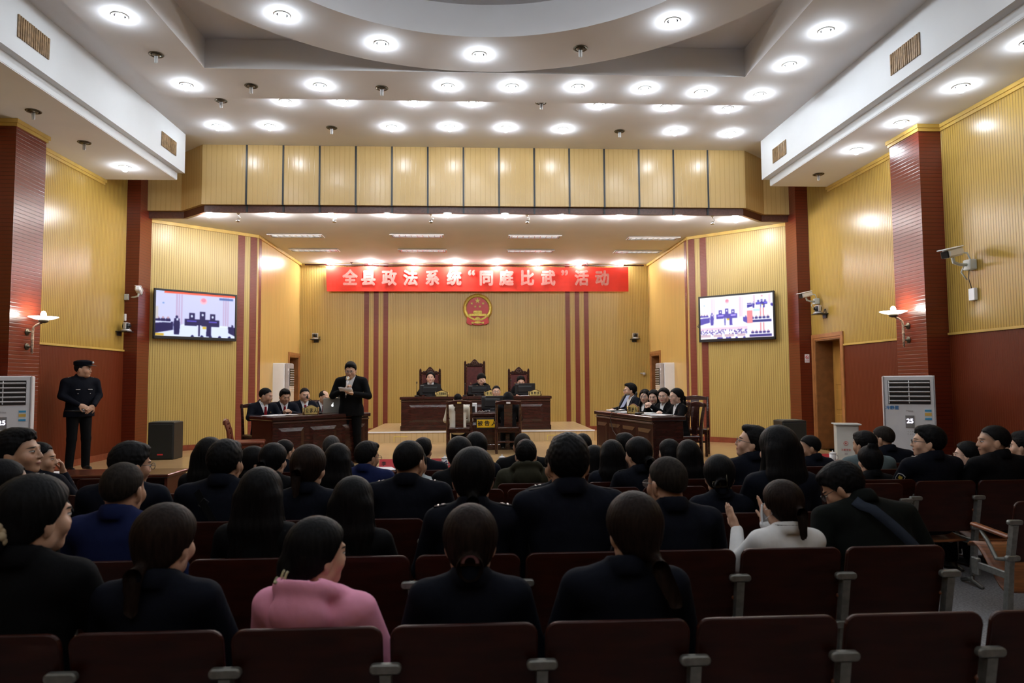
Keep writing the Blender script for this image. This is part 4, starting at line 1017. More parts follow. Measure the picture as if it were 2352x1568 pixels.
# slatted-back wooden chairs (local: sitter faces +Y)
def wood_chair(label, loc, rz, w=.45, h=.93, m=None, splat=1, group='dark high-back chairs', sh=.45):
    m = m or m_mahog; t = thing('wooden_chair', label, 'chair', loc, rz, group)
    mb = MB(); mb.box((0, .02, sh - .02), (w, .44, .04), .012); mb.build('seat', m, t)
    mb = MB(); mb.box((0, .02, sh - .065), (w - .05, .38, .05), .004); mb.build('apron', m, t)
    for sx in (-1, 1):
        mb = MB(); mb.box((sx * (w / 2 - .025), .20, (sh - .04) / 2), (.042, .042, sh - .04), .006); mb.build('leg', m, t)
        mb = MB(); x = sx * (w / 2 - .022)
        mb.tube([(x, -.215, 0), (x, -.20, sh), (x, -.225, (sh + h) / 2), (x, -.27, h - .02)], [.024, .026, .023, .02], 6, smooth=False); mb.build('post', m, t)
    pts = [(-w / 2, 0), (w / 2, 0), (w / 2, .04)] + [(x * w / 2, .04 + .035 * math.cos(x * PI / 2)) for x in [.8 - .2 * i for i in range(9)]] + [(-w / 2, .04)]
    mb = MB(); mb.slab(pts, .035, .006, Matrix.Translation((0, -.25, h - .075)) @ Matrix.Rotation(.1, 4, 'X')); mb.build('top_rail', m, t)
    if splat == 1:
        mb = MB(); mb.tube([(0, -.20, sh), (0, -.22, (sh + h) / 2), (0, -.258, h - .05)], .012, 4, smooth=False)
        mb.v = []; mb.f = []; mb.uv = []; mb.mi = []; mb.sm = []
        for i in range(6):
            f0, f1 = i / 6, (i + 1) / 6; q = lambda f: (-.20 - .055 * f ** 1.6, sh + (h - .06 - sh) * f)
            (y0, z0), (y1, z1) = q(f0), q(f1); s2 = w * .155
            mb.add([(-s2, y0, z0), (s2, y0, z0), (s2, y1, z1), (-s2, y1, z1), (-s2, y0 - .014, z0), (s2, y0 - .014, z0), (s2, y1 - .014, z1), (-s2, y1 - .014, z1)], [(0, 1, 2, 3)[::-1], (4, 5, 6, 7), (0, 4, 7, 3), (1, 2, 6, 5)])
        mb.build('splat', m, t)
    else:
        for i in range(splat):
            z = sh + (h - sh) * (i + .6) / (splat + .6)
            mb = MB(); pts = [(-w / 2 + .02, 0), (w / 2 - .02, 0), (w / 2 - .02, .045), (-w / 2 + .02, .045)]; mb.slab(pts, .02, .004, Matrix.Translation((0, -.212 - .05 * ((z - sh) / (h - sh)) ** 1.6, z))); mb.build('slat', m, t)
    mb = MB(); mb.box((0, -.21, .2), (w - .05, .025, .03), .004); mb.build('stretcher', m, t)
    return t
DCY = 12.02
for a, b, lab in ((1025, 1085, 'tall dark chair with a centre splat holding the accused in cream fleece'), (1137, 1197, 'tall dark chair with a centre splat holding the accused in black')):
    p, q = atY(a, 918, 11.8), atY(b, 919, 11.8); ch = wood_chair(lab, ((p[0] + q[0]) / 2, DCY, SZ), 0, q[0] - p[0], p[2] - SZ + .0)
    mb = MB(); mb.box((0, -.292, p[2] - SZ - .05), (.07, .003, .03), .0005); mb.build('label_sticker', m_paper if a > 1100 else m_goldp, ch)
# prosecutors' desk (left, 45 degrees) and defence desk (right, nearly along the room)
PD_A, PD_B = atZ(627, 957, SZ + .76), atZ(846, 947, SZ + .76)
pu = PD_B - PD_A; PL = math.hypot(pu[0], pu[1]); pu = pu / PL; pn = np.array((-pu[1], pu[0], 0))
PROT = math.atan2(pu[1], pu[0])
desk('dark mahogany desk of the prosecutors, set at an angle on the left of the stage', 'desk', ((PD_A[0] + PD_B[0]) / 2, (PD_A[1] + PD_B[1]) / 2, SZ), PROT, PL, .62, .76, ((.05, .30), (.36, .64), (.70, .96)))
def pdesk(t, dpt, z=.76): q = PD_A + pu * t + pn * dpt; return (q[0], q[1], SZ + z)
DD_A, DD_B = np.array((1.93, 11.0, 0)), np.array((2.33, 8.98, 0))
du = DD_B - DD_A; DL = math.hypot(du[0], du[1]); du = du / DL; dn = np.array((-du[1], du[0], 0)); DROT = math.atan2(du[1], du[0])
desk('dark mahogany desk of the defence lawyers, seen end-on at the right of the stage', 'desk', ((DD_A[0] + DD_B[0]) / 2, (DD_A[1] + DD_B[1]) / 2, SZ), DROT, DL, .44, .76, ((.03, .22), (.26, .47), (.51, .72), (.77, .97)))
def ddesk(t, dpt, z=.76): q = DD_A + du * t + dn * dpt; return (q[0], q[1], SZ + z)
nameplate('gold arched nameplate reading 公诉人 on the prosecutors\' desk', pdesk(.66, .10), PROT, .24, .15, '公 诉 人', .72)
nameplate('brown arched nameplate on the defence desk beside the tilted monitor', ddesk(1.28, .07), DROT + .35, .22, .15, '辩 护 人', .68, True)
# laptop, screen away from us
lp = thing('laptop', 'open silver laptop with a glowing apple mark on its lid', 'laptop', pdesk(1.10, .22), PROT)
mb = MB(); mb.box((0, .12, .008), (.33, .23, .014), .004); mb.build('keyboard_base', m_silver, lp)
LR = Matrix.Translation((0, .0, .012)) @ Matrix.Rotation(.10, 4, 'X')
mb = MB(); mb.M = LR; mb.box((0, 0, .115), (.33, .008, .23), .003); lid = mb.build('lid', mat('laptop_aluminium', (.45, .45, .42), .35, metal=.4), lp)
ap = [(.0 + .019 * math.cos(a) * (1 + .12 * math.cos(2 * a)), .021 * math.sin(a) * (1 - (.12 if math.sin(a) > .8 else 0))) for a in [2 * PI * i / 24 for i in range(24)]]
ap = [(x if not (x > .012 and abs(z - .003) < .010) else .0105, z) for x, z in ap]
mb = MB(); mb.M = LR; mb.slab(ap, .001, 0, Matrix.Translation((0, -.0045, .115))); mb.slab([(.002, .024), (.010, .030), (.011, .040), (.003, .034)], .001, 0, Matrix.Translation((0, -.0045, .115))); mb.build('glowing_mark', emit('logo_glow', (.95, .97, 1), 2.2), lid)
monitor('black monitor seen from behind at the right end of the prosecutors\' desk', pdesk(1.46, .30), PROT + .1, .46, .27, .06)
papers('white papers before the leftmost prosecutor', pdesk(.12, .2), PROT + .2, .26, .2, 4, 1)
papers('white papers before the second prosecutor', pdesk(.40, .26), PROT - .2, .18, .2, 3, 2)
papers('white papers between laptop and black monitor', pdesk(1.40, .12), PROT, .16, .12, 3, 5)
gooseneck('gooseneck microphone behind the 公诉人 nameplate', pdesk(.86, .22), PROT + .9, .24, .15)
monitor('black monitor tilted back on the far end of the defence desk', ddesk(.35, .24), DROT - .55, .42, .25, .06, -.5)
for i, (a, b, sd) in enumerate(((.1, .3, 3), (.80, .12, 4), (1.25, .30, 5), (1.62, .22, 6), (1.88, .22, 7))):
    papers('white papers on the defence desk before the ' + ('man with glasses', 'second lawyer from the left', 'lawyer with folded hands', 'woman in round glasses', 'lawyer nearest the camera')[i], ddesk(a, b), DROT + sd, .19, .27, 3, sd)
gooseneck('gooseneck microphone on the near half of the defence desk', ddesk(1.42, .10), DROT + .5, .30, .12)
gooseneck('gooseneck microphone beside the tilted monitor on the defence desk', ddesk(.68, .30), DROT + .2, .26, .10)
# cable hanging over the defence desk
q0, q1 = ddesk(.75, -.04), ddesk(.98, -.05)
mb = MB(); mb.tube([ddesk(.72, .12, .775), ddesk(.74, -.035, .775), ddesk(.70, -.05, .68), ddesk(.78, -.045, .5), ddesk(.90, -.045, .44), ddesk(1.0, -.05, .38)], .006, 6); tag(mb.build('cable', m_wire), 'thin black cable hanging down the front of the defence desk', 'cable')
wood_chair('low red-brown chair with a ladder back left of the prosecutors\' desk', (-3.16, 9.62, SZ), PI * .5 - PI + .25, .42, .76, m_chair_red, 4, None)
# loudspeakers
def speaker(label, loc, rz, w, h, d):
    t = thing('loudspeaker', label, 'speaker', loc, rz, 'floor loudspeakers')
    mb = MB(); mb.box((0, d / 2, h / 2), (w, d, h), .012); mb.build('cabinet', m_black, t)
    mb = MB(); mb.box((0, -.006, h / 2 - .01), (w - .03, .014, h - .05), .004); gr = mb.build('grille', mat('speaker_grille', (.008, .011, .010), .75, bump=.001, nscale=120), t)
    mb = MB(); mb.box((0, -.016, h * .14), (w * .22, .006, h * .035), .001); mb.build('badge', m_red_card, gr)
    mb = MB(); mb.box((0, d / 2, h + .004), (w * .8, d * .8, .01), .002); mb.build('top_plate', mat('grey_top_plate', (.12, .13, .11), .5), t); return t
p, q = atY(338, 1055, 11.5), atY(398, 1055, 11.5); speaker('black loudspeaker on the stage floor below the left screen', ((p[0] + q[0]) / 2, 11.5, SZ), .0, q[0] - p[0], 1.07 - SZ, .36)
p, q = atY(1797, 966, 11.2), atY(1853, 966, 11.2); speaker('black loudspeaker on the stage floor below the right screen, beside the pillar', ((p[0] + q[0]) / 2, 11.2, SZ), 0, q[0] - p[0], p[2] - SZ, .36)
# wall screens
def blank(W, H, c): a = np.zeros((H, W, 3)); a[:] = c; return a
def R_(a, u0, u1, v0, v1, c):
    H, W, _ = a.shape; a[max(0, int(v0 * H)):int(math.ceil(v1 * H)), max(0, int(u0 * W)):int(math.ceil(u1 * W))] = c
def E_(a, u, v, ru, rv, c):
    H, W, _ = a.shape; yy, xx = np.mgrid[0:H, 0:W]; m = (((xx + .5) / W - u) / ru) ** 2 + (((yy + .5) / H - v) / rv) ** 2 < 1; a[m] = c
def P_(a, pts, c):
    H, W, _ = a.shape; yy, xx = np.mgrid[0:H, 0:W]; x, y = (xx + .5) / W, (yy + .5) / H; m = np.zeros((H, W), bool)
    for i in range(len(pts)):
        (x0, y0), (x1, y1) = pts[i], pts[(i + 1) % len(pts)]
        m ^= ((y0 > y) != (y1 > y)) & (x < (x1 - x0) * (y - y0) / ((y1 - y0) or 1e-9) + x0)
    a[m] = c
def court(a, u0, v0, du_, dv_, wall, dk, pale):
    X = lambda u: u0 + u * du_; Y = lambda v: v0 + v * dv_
    R_(a, u0, u0 + du_, v0, v0 + dv_, wall); R_(a, u0, u0 + du_, Y(.76), Y(1), pale)
    for u in (.245, .275, .305, .84, .87, .90): R_(a, X(u), X(u + .013), Y(.05), Y(.72), tuple(w * .55 + d * .45 for w, d in zip(wall, (.70, .50, .66))))
    E_(a, X(.585), Y(.17), .045 * du_, .075 * dv_, (.97, .74, .81)); E_(a, X(.585), Y(.15), .03 * du_, .045 * dv_, (.95, .55, .65))
    P_(a, [(X(.30), Y(.755)), (X(.94), Y(.755)), (X(.90), Y(.72)), (X(.34), Y(.72))], tuple(min(1, w * 1.05) for w in pale))
    for u, t in ((.44, .46), (.575, .42), (.705, .46)):
        R_(a, X(u - .033), X(u + .033), Y(t), Y(.62), dk); E_(a, X(u), Y(t + .07), .014 * du_, .03 * dv_, pale)
    R_(a, X(.355), X(.79), Y(.60), Y(.745), dk); R_(a, X(.38), X(.5), Y(.635), Y(.655), tuple(d * 2.2 + .1 for d in dk)); R_(a, X(.66), X(.76), Y(.635), Y(.655), tuple(d * 2.2 + .1 for d in dk))
    P_(a, [(X(0), Y(.72)), (X(.21), Y(.68)), (X(.21), Y(.86)), (X(0), Y(.94))], dk)
    for u in (.03, .09, .15): E_(a, X(u), Y(.65), .03 * du_, .05 * dv_, dk); E_(a, X(u), Y(.595), .013 * du_, .025 * dv_, (.75, .6, .65)); R_(a, X(u - .03), X(u + .03), Y(.675), Y(.7), pale)
    E_(a, X(.255), Y(.565), .016 * du_, .032 * dv_, dk); P_(a, [(X(.225), Y(.60)), (X(.287), Y(.60)), (X(.295), Y(.74)), (X(.285), Y(.96)), (X(.225), Y(.96)), (X(.215), Y(.74))], dk); R_(a, X(.25), X(.27), Y(.6), Y(.64), pale)
    R_(a, X(.525), X(.66), Y(.66), Y(.74), dk); R_(a, X(.505), X(.56), Y(.73), Y(.90), (.85, .88, .95)); R_(a, X(.525), X(.54), Y(.72), Y(.98), dk); P_(a, [(X(.63), Y(.70)), (X(.685), Y(.70)), (X(.69), Y(.98)), (X(.625), Y(.98))], dk); R_(a, X(.58), X(.625), Y(.76), Y(.81), (.85, .72, .25))
    P_(a, [(X(.91), Y(.73)), (X(1), Y(.75)), (X(1), Y(.95)), (X(.915), Y(.88))], dk); P_(a, [(X(.96), Y(.68)), (X(.98), Y(.70)), (X(.98), Y(.74)), (X(.955), Y(.74))], dk)
    E_(a, X(.09), Y(.27), .012 * du_, .018 * dv_, (.45, .6, .85))
def crowd(a, u0, v0, du_, dv_, seed, dk, pale):
    r = random.Random(seed); X = lambda u: u0 + u * du_; Y = lambda v: v0 + v * dv_
    R_(a, u0, u0 + du_, v0, v0 + dv_, pale); R_(a, u0, u0 + du_, Y(.10), Y(.3), (.95, .80, .88))
    for i in range(46):
        u, v = r.random(), .3 + .36 * r.random(); E_(a, X(u), Y(v), .022 * du_, .05 * dv_, dk); E_(a, X(u), Y(v - .06), .012 * du_, .03 * dv_, (.85, .72, .78))
    R_(a, X(0), X(.42), Y(.66), Y(.84), (.80, .70, .76)); R_(a, X(.55), X(.9), Y(.66), Y(.84), (.80, .70, .76))
    for i in range(5): E_(a, X(r.random()), Y(.97), .05 * du_, .08 * dv_, dk)
def table_view(a, u0, v0, du_, dv_, seed, dk, pale):
    r = random.Random(seed); X = lambda u: u0 + u * du_; Y = lambda v: v0 + v * dv_
    R_(a, u0, u0 + du_, v0, v0 + dv_, pale)
    for u in (.5, .62): R_(a, X(u), X(u + .03), Y(0), Y(.7), (.85, .55, .58))
    for i in range(5): E_(a, X(.2 + .15 * i), Y(.66), .06 * du_, .11 * dv_, dk); E_(a, X(.2 + .15 * i), Y(.54), .028 * du_, .06 * dv_, (.8, .65, .7)); 
    R_(a, X(.08), X(.92), Y(.78), Y(.94), dk); R_(a, X(.08), X(.92), Y(.73), Y(.78), (1, 1, 1))
def screen_mesh(a, w, h, m, parent):
    for _ in range(2):
        b_ = np.pad(a, ((1, 1), (1, 1), (0, 0)), 'edge'); a = sum(b_[i:i + a.shape[0], j:j + a.shape[1]] for i in range(3) for j in range(3)) / 9
    H, W, _ = a.shape; X = np.linspace(-w / 2, w / 2, W + 1); Z = np.linspace(h / 2, -h / 2, H + 1)
    vs = [(x, 0, z) for z in Z for x in X]; fs = [(j * (W + 1) + i, (j + 1) * (W + 1) + i, (j + 1) * (W + 1) + i + 1, j * (W + 1) + i + 1) for j in range(H) for i in range(W)]
    me = bpy.data.meshes.new('screen'); me.from_pydata(vs, [], fs); at = me.attributes.new('pic', 'FLOAT_COLOR', 'FACE')
    la = np.where(a <= .04045, a / 12.92, ((a + .055) / 1.055) ** 2.4); c = np.ones((H * W, 4)); c[:, :3] = la.reshape(-1, 3); at.data.foreach_set('color', c.ravel().astype(np.float32)); me.materials.append(m)
    return link('screen', me, parent)
_t = NT('screen_picture'); _a = _t.n('ShaderNodeAttribute'); _a.attribute_name = 'pic'; _t.set(Base_Color=(.01, .01, .01), Roughness=.2, Emission_Color=_a.outputs['Color'], Emission_Strength=.72); m_scr = _t.m
_t = NT('bright_screen_picture'); _a = _t.n('ShaderNodeAttribute'); _a.attribute_name = 'pic'; _t.set(Base_Color=(.01, .01, .01), Roughness=.2, Emission_Color=_a.outputs['Color'], Emission_Strength=.80); m_scr2 = _t.m
def tv(sg, f, zc, w, h, a, m, label):
    x, y = twall(sg, f, .09); p0, d, n, L = TV[sg]
    rz = math.atan2(d[1], d[0]) if sg < 0 else math.atan2(-d[1], -d[0])
    t = thing('wall_screen', label, 'television', (x, y, zc), rz, 'wall-mounted screens')
    b = .035
    mb = MB()
    for c, s in (((0, 0, h / 2 - b / 2), (w, .05, b)), ((0, 0, -h / 2 + b * .8), (w, .05, b * 1.6)), ((-w / 2 + b / 2, 0, 0), (b, .05, h)), ((w / 2 - b / 2, 0, 0), (b, .05, h))): mb.box(c, s, .006)
    mb.box((0, .012, 0), (w - .02, .03, h - .02)); mb.build('bezel', m_dark_pl, t)
    mb = MB(); mb.box((0, .05, 0), (w * .5, .07, h * .5), .01); mb.build('bracket', m_dark_pl, t)
    o = screen_mesh(a, w - 2 * b, h - 2.6 * b, m, t); o.location = (0, -.012, b * .3)
    mb = MB()
    r = random.Random(label)
    mb.box((0, -.026, -h / 2 + .03), (w - .01, .004, .018), .001); mb.build('glossy_strip', mat('glossy_black', (.03, .03, .035), .08), t)
    return t
A = blank(256, 144, (.80, .81, .95)); court(A, 0, 0, 1, 1, (.80, .81, .95), (.12, .10, .32), (.86, .90, 1.0)); R_(A, .10, 1, 0, .035, (.95, .35, .25)); R_(A, .0, .10, 0, .02, (.75, .8, .95)); R_(A, .79, .97, .07, .115, (.30, .42, .68)); R_(A, .0, .1, .95, .99, (.8, .65, .2)); R_(A, 0, .03, .35, .62, (.80, .78, .78))
for u in (.45, .57, .68, .80, .93): E_(A, u, 1.0, .02, .04, (.12, .12, .35))
tv(-1, .418, 2.965, 1.50, .91, A, m_scr, 'left wall screen showing one courtroom picture')
B = blank(256, 144, (.98, .98, 1)); court(B, 0, 0, .66, .70, (.99, .99, 1.0), (.36, .32, .68), (1, 1, 1)); court(B, .66, 0, .34, .33, (.99, .98, 1.0), (.25, .22, .6), (1, 1, 1))
table_view(B, .66, .33, .34, .34, 3, (.22, .22, .5), (.99, .97, 1)); R_(B, .66, .73, .38, .66, (.93, .55, .58)); R_(B, .74, .83, .35, .40, (.75, .88, .98)); table_view(B, .66, .67, .34, .33, 5, (.25, .22, .5), (.99, .95, .99)); crowd(B, 0, .70, .34, .30, 1, (.28, .24, .6), (.98, .98, 1)); crowd(B, .34, .70, .32, .30, 2, (.28, .24, .6), (.98, .98, 1))
tv(1, .508, 2.93, 1.52, .93, B, m_scr2, 'right wall screen showing several courtroom pictures at once')
mb = MB(); x, y = twall(1, .905, .02); x2, y2 = twall(1, .87, .06); mb.tube([(x2, y2, 2.72), (x + .03, y - .02, 2.75), (x, y, 2.80), (x + .02, y - .01, 2.84), (x2, y2, 2.78)], .008, 6); tag(mb.build('cable', m_wire), 'short black cable loop at the left edge of the right wall screen', 'cable')
# banner, its rail, national emblem
bz0, bz1 = 3.955, 4.585
bn = thing('red_banner', 'long red cloth banner with pale characters hung across the back wall', 'banner', (.06, 17.02, 0))
mb = MB(); n = 60; BWd = 7.58
for i in range(n):
    for j in range(6):
        q = []
        for a_, b_ in ((i, j), (i + 1, j), (i + 1, j + 1), (i, j + 1)):
            u, v = a_ / n, b_ / 6; sag = -.012 * (1 - math.cos(u * 2 * PI * 7)) * v
            q.append((-BWd / 2 + BWd * u + .03 * (1 - v) * (u < .02), .012 * math.sin(u * 40 + v * 3) * (1 - v * .7), bz0 + (bz1 - bz0) * v + sag))
        mb.quad(*q)
cl = mb.build('cloth', m_banner, bn); md = cl.modifiers.new('solid', 'SOLIDIFY'); md.thickness = .004
for ch, px in zip('全县政法系统“同庭比武”活动', (804, 846, 894, 943, 993, 1043, 1083, 1117, 1163, 1211, 1259, 1297, 1336, 1383)):
    text('character', ch, .40 if ch not in '“”' else .46, m_banner_txt, bn, (atY(px, 640, 17.0)[0] - .06, -.022, 4.265 if ch not in '“”' else 4.30), None, .017, .001, .92)
mb = MB(); mb.tube([(-4.25, .03, 0), (4.26, .03, 0)], .022, 8)
for x in (-3.1, 2.8): mb.tube([(x, 0, 0), (x, 0, 4.68 - 4.625)], .01, 6); mb.box((x, 0, 4.68 - 4.627), (.07, .07, .004))
o = mb.build('banner_rail', mat('dark_red_rail', (.06, .008, .01), .4)); o.location = (.0, 17.03, 4.625); tag(o, 'dark red rail under the stage ceiling from which the banner hangs', 'rail')
em = thing('wall_emblem', 'round red and gold state emblem on the back wall under the banner', 'emblem', (.03, 17.2, 3.545)); U = .37 / 545
def ec(pts): return [((x - 585) * U, (705 - y) * U) for x, y in pts]
def star(cx_, cy_, r): return ec([(cx_ + (r if i % 2 == 0 else r * .40) * math.sin(i * PI / 5), cy_ - (r if i % 2 == 0 else r * .40) * math.cos(i * PI / 5)) for i in range(10)])
T_ = lambda y: Matrix.Translation((0, y, 0))
mb = MB(); mb.slab([(.37 * math.cos(a), .37 * math.sin(a)) for a in [2 * PI * i / 64 for i in range(64)]], .03, .004, T_(0)); mb.build('disc', m_emred, em)
mb = MB(); N = 72
prof = [(.368, -.03), (.362, -.052), (.335, -.066), (.300, -.062), (.282, -.045), (.280, -.03)]
for i in range(N):
    a0, a1 = 2 * PI * i / N, 2 * PI * (i + 1) / N; k0 = 1 + .012 * (i % 2)
    for (r0, y0), (r1, y1) in zip(prof, prof[1:]): mb.quad((r0 * math.cos(a0), y0 * k0, r0 * math.sin(a0)), (r1 * math.cos(a0), y1 * k0, r1 * math.sin(a0)), (r1 * math.cos(a1), y1, r1 * math.sin(a1)), (r0 * math.cos(a1), y0, r0 * math.sin(a1)))
mb.build('wheat_ring', m_gold, em)
mb = MB(); mb.slab(ec([(205, 1010), (165, 1250), (250, 1310), (350, 1335), (385, 1305), (480, 1335), (585, 1345), (690, 1335), (800, 1305), (820, 1330), (920, 1310), (1000, 1250), (965, 1010), (870, 1090), (740, 1160), (585, 1170), (430, 1160), (300, 1090)]), .035, .006, T_(-.035)); mb.build('drapery', m_emred, em)
for c_ in ((583, 425, 112), (370, 522, 58), (790, 522, 58), (495, 640, 55), (668, 640, 55)): mb = MB(); mb.slab(star(*c_), .012, .002, T_(-.03)); mb.build('star', m_gold, em)
mb = MB(); mb.slab(ec([(440, 795), (725, 795), (745, 840), (752, 872), (412, 872), (420, 840)]), .03, .003, T_(-.028)); mb.slab(ec([(432, 872), (738, 872), (738, 910), (432, 910)]), .022, .002, T_(-.028)); mb.slab(ec([(258, 908), (912, 908), (912, 960), (875, 1000), (295, 1000), (258, 960)]), .03, .003, T_(-.028)); mb.build('gate', m_gold, em)
mb = MB(); mb.slab(ec([(585 + (115 if i % 2 else 98) * math.cos(PI * i / 18), 1140 - (115 if i % 2 else 98) * math.sin(PI * i / 18)) for i in range(19)]), .04, .003, T_(-.045)); mb.build('gear', m_gold, em)
mb = MB()
for sx in (-1, 1): mb.slab(ec([(585 + sx * 355, 930), (585 + sx * 270, 1020), (585 + sx * 100, 1110), (585 + sx * 110, 1150), (585 + sx * 230, 1120), (585 + sx * 370, 990)]), .03, .003, T_(-.045))
mb.build('lower_wreath', m_gold, em)
mb = MB(); mb.slab(ec([(585 + (115 + 12 * (i % 2)) * math.cos(2 * PI * i / 20), 1238 + (44 + 6 * (i % 2)) * math.sin(2 * PI * i / 20)) for i in range(20)]), .025, .003, T_(-.06))
for sx in (-1, 1): mb.slab(ec([(585 + sx * 90, 1240), (585 + sx * 235, 1213), (585 + sx * 220, 1290), (585 + sx * 190, 1290)]), .018, .002, T_(-.06))
mb.build('knot', m_gold, em)
# cameras
def ptz(label, loc, rz):
    t = thing('conference_camera', label, 'camera', loc, rz, 'bracket-mounted conference cameras')
    mb = MB(); mb.box((0, .10, -.01), (.22, .20, .015), .004); mb.box((0, .19, -.04), (.12, .02, .08), .003); mb.build('bracket', m_dark_pl, t)
    mb = MB(); mb.lathe([(.08, -.003), (.075, .02), (.055, .035), (.0001, .037)], 16, (0, .07, 0)); mb.build('base', m_silver, t)
    hd = MB()
    for sx in (-1, 1): hd.box((sx * .062, .07, .085), (.02, .05, .11), .008)
    hd.box((0, .07, .135), (.14, .06, .02), .006); fr = hd.build('fork', m_silver, t)
    mb = MB(); mb.lathe([(.0001, -.06), (.03, -.058), (.045, -.04), (.048, .05), (.03, .055), (.0001, .055)], 16, (0, .07, .085), R=rot(rx=PI / 2 + PI)); hd = mb.build('camera_head', m_dark_pl, t)
    mb = MB(); mb.lathe([(.022, .0), (.022, .01), (.0001, .008)], 14, (0, .008, .085), R=rot(rx=PI / 2)); mb.build('lens', mat('lens_black', (.005, .005, .01), .05), hd)
    mb = MB(); mb.tube([(.10, .12, 0), (.11, .13, .06), (.09, .16, .07), (.06, .185, .0)], .006, 6); mb.build('cable', m_wire, t); return t
p = atY(722, 778, 17.0); ptz('black and silver conference camera on the back wall, left of the left stripes', (p[0], 17.0, p[2]), 0)
p = atY(1461, 777, 17.0); ptz('black and silver conference camera on the back wall, right of the right stripes', (p[0], 17.0, p[2]), 0)
p = atX(300, 760, -5.9); ptz('conference camera on a bracket on the left side wall by the pillar', (-5.9, p[1], p[2]), PI / 2)
p = atX(1870, 720, 5.9); ptz('conference camera on a bracket on the right side wall above the door', (5.9, p[1], p[2]), -PI / 2)
def bullet(label, loc, sg, aim, s=1.0, box=True, drop=.35):
    """sg: side of the wall the arm is fixed to (+1 right wall); aim: yaw of the barrel"""
    t = thing('bullet_camera', label, 'camera', loc, 0, 'white bullet cameras'); X = lambda x: -sg * x * s
    mb = MB(); mb.box((X(.04), 0, 0), (.08 * s, .11 * s, .11 * s), .008); mb.build('wall_box', m_box_grey, t)
    mb = MB(); mb.tube([(X(.07), 0, 0), (X(.17), -.02 * s, .0), (X(.24), -.03 * s, .02 * s), (X(.25), -.03 * s, .07 * s)], .017 * s, 8); mb.tube([(X(.10), 0, 0), (X(.14), .0, -.08 * s), (X(.08), 0, -.16 * s)], .008 * s, 6); mb.build('arm', m_box_grey, t)
    R = rot(rz=aim) @ rot(rx=-.22); c = Vector((X(.26), -.05 * s, .12 * s))
    mb = MB(); mb.box(c, (.095 * s, .26 * s, .09 * s), .02 * s, R); mb.box(c + R @ Vector((0, .03 * s, .05 * s)), (.11 * s, .30 * s, .012 * s), .005 * s, R); ho = mb.build('housing', m_white, t)
    mb = MB(); mb.box(c + R @ Vector((0, .135 * s, -.005 * s)), (.085 * s, .02 * s, .075 * s), .008 * s, R); mb.build('front_glass', m_dark_pl, ho)
    mb = MB(); mb.tube([c + R @ Vector((0, -.13 * s, 0)), (X(.14), .05, .15 * s), (X(.05), .02, .13 * s), (X(.03), 0, .05 * s)], .009 * s, 6); mb.build('conduit', m_box_grey, t)
    if box:
        mb = MB(); mb.tube([(X(.05), 0, -.05 * s), (X(.06), .0, -.15 * s), (X(.03), 0, -drop * s + .04)], .005, 6); mb.build('cable', m_wire, t)
        mb = MB(); mb.box((X(.02), 0, -drop * s - .02), (.04 * s, .09 * s, .13 * s), .006); mb.build('power_socket', m_white, t)
    return t
p = atX(288, 680, -6.1); bullet('white bullet camera on the left side wall above the conference camera', (-6.1, p[1], p[2] - .02), -1, .3, .95)
p = atX(1880, 692, 6.1); bullet('white bullet camera on the right side wall above the door', (6.1, p[1], p[2] - .0), 1, PI * .6, .95, False)
p = atX(2236, 608, 6.1); bullet('large white bullet camera on the right wall by the sconce, with a plug below', (6.1, p[1], p[2]), 1, PI * .62, 1.15, True, .30)
dc = thing('dome_camera', 'small grey ball camera on the back wall near the right corner', 'camera', tuple(atY(1478, 858, 17.2)))
mb = MB(); mb.tube([(-.08, -.01, .015), (-.03, -.05, .01), (0, -.07, 0)], .012, 6); mb.build('arm', m_silver, dc); mb = MB(); mb.ball((0, -.08, -.005), .042, 14); mb.build('ball', m_silver, dc)
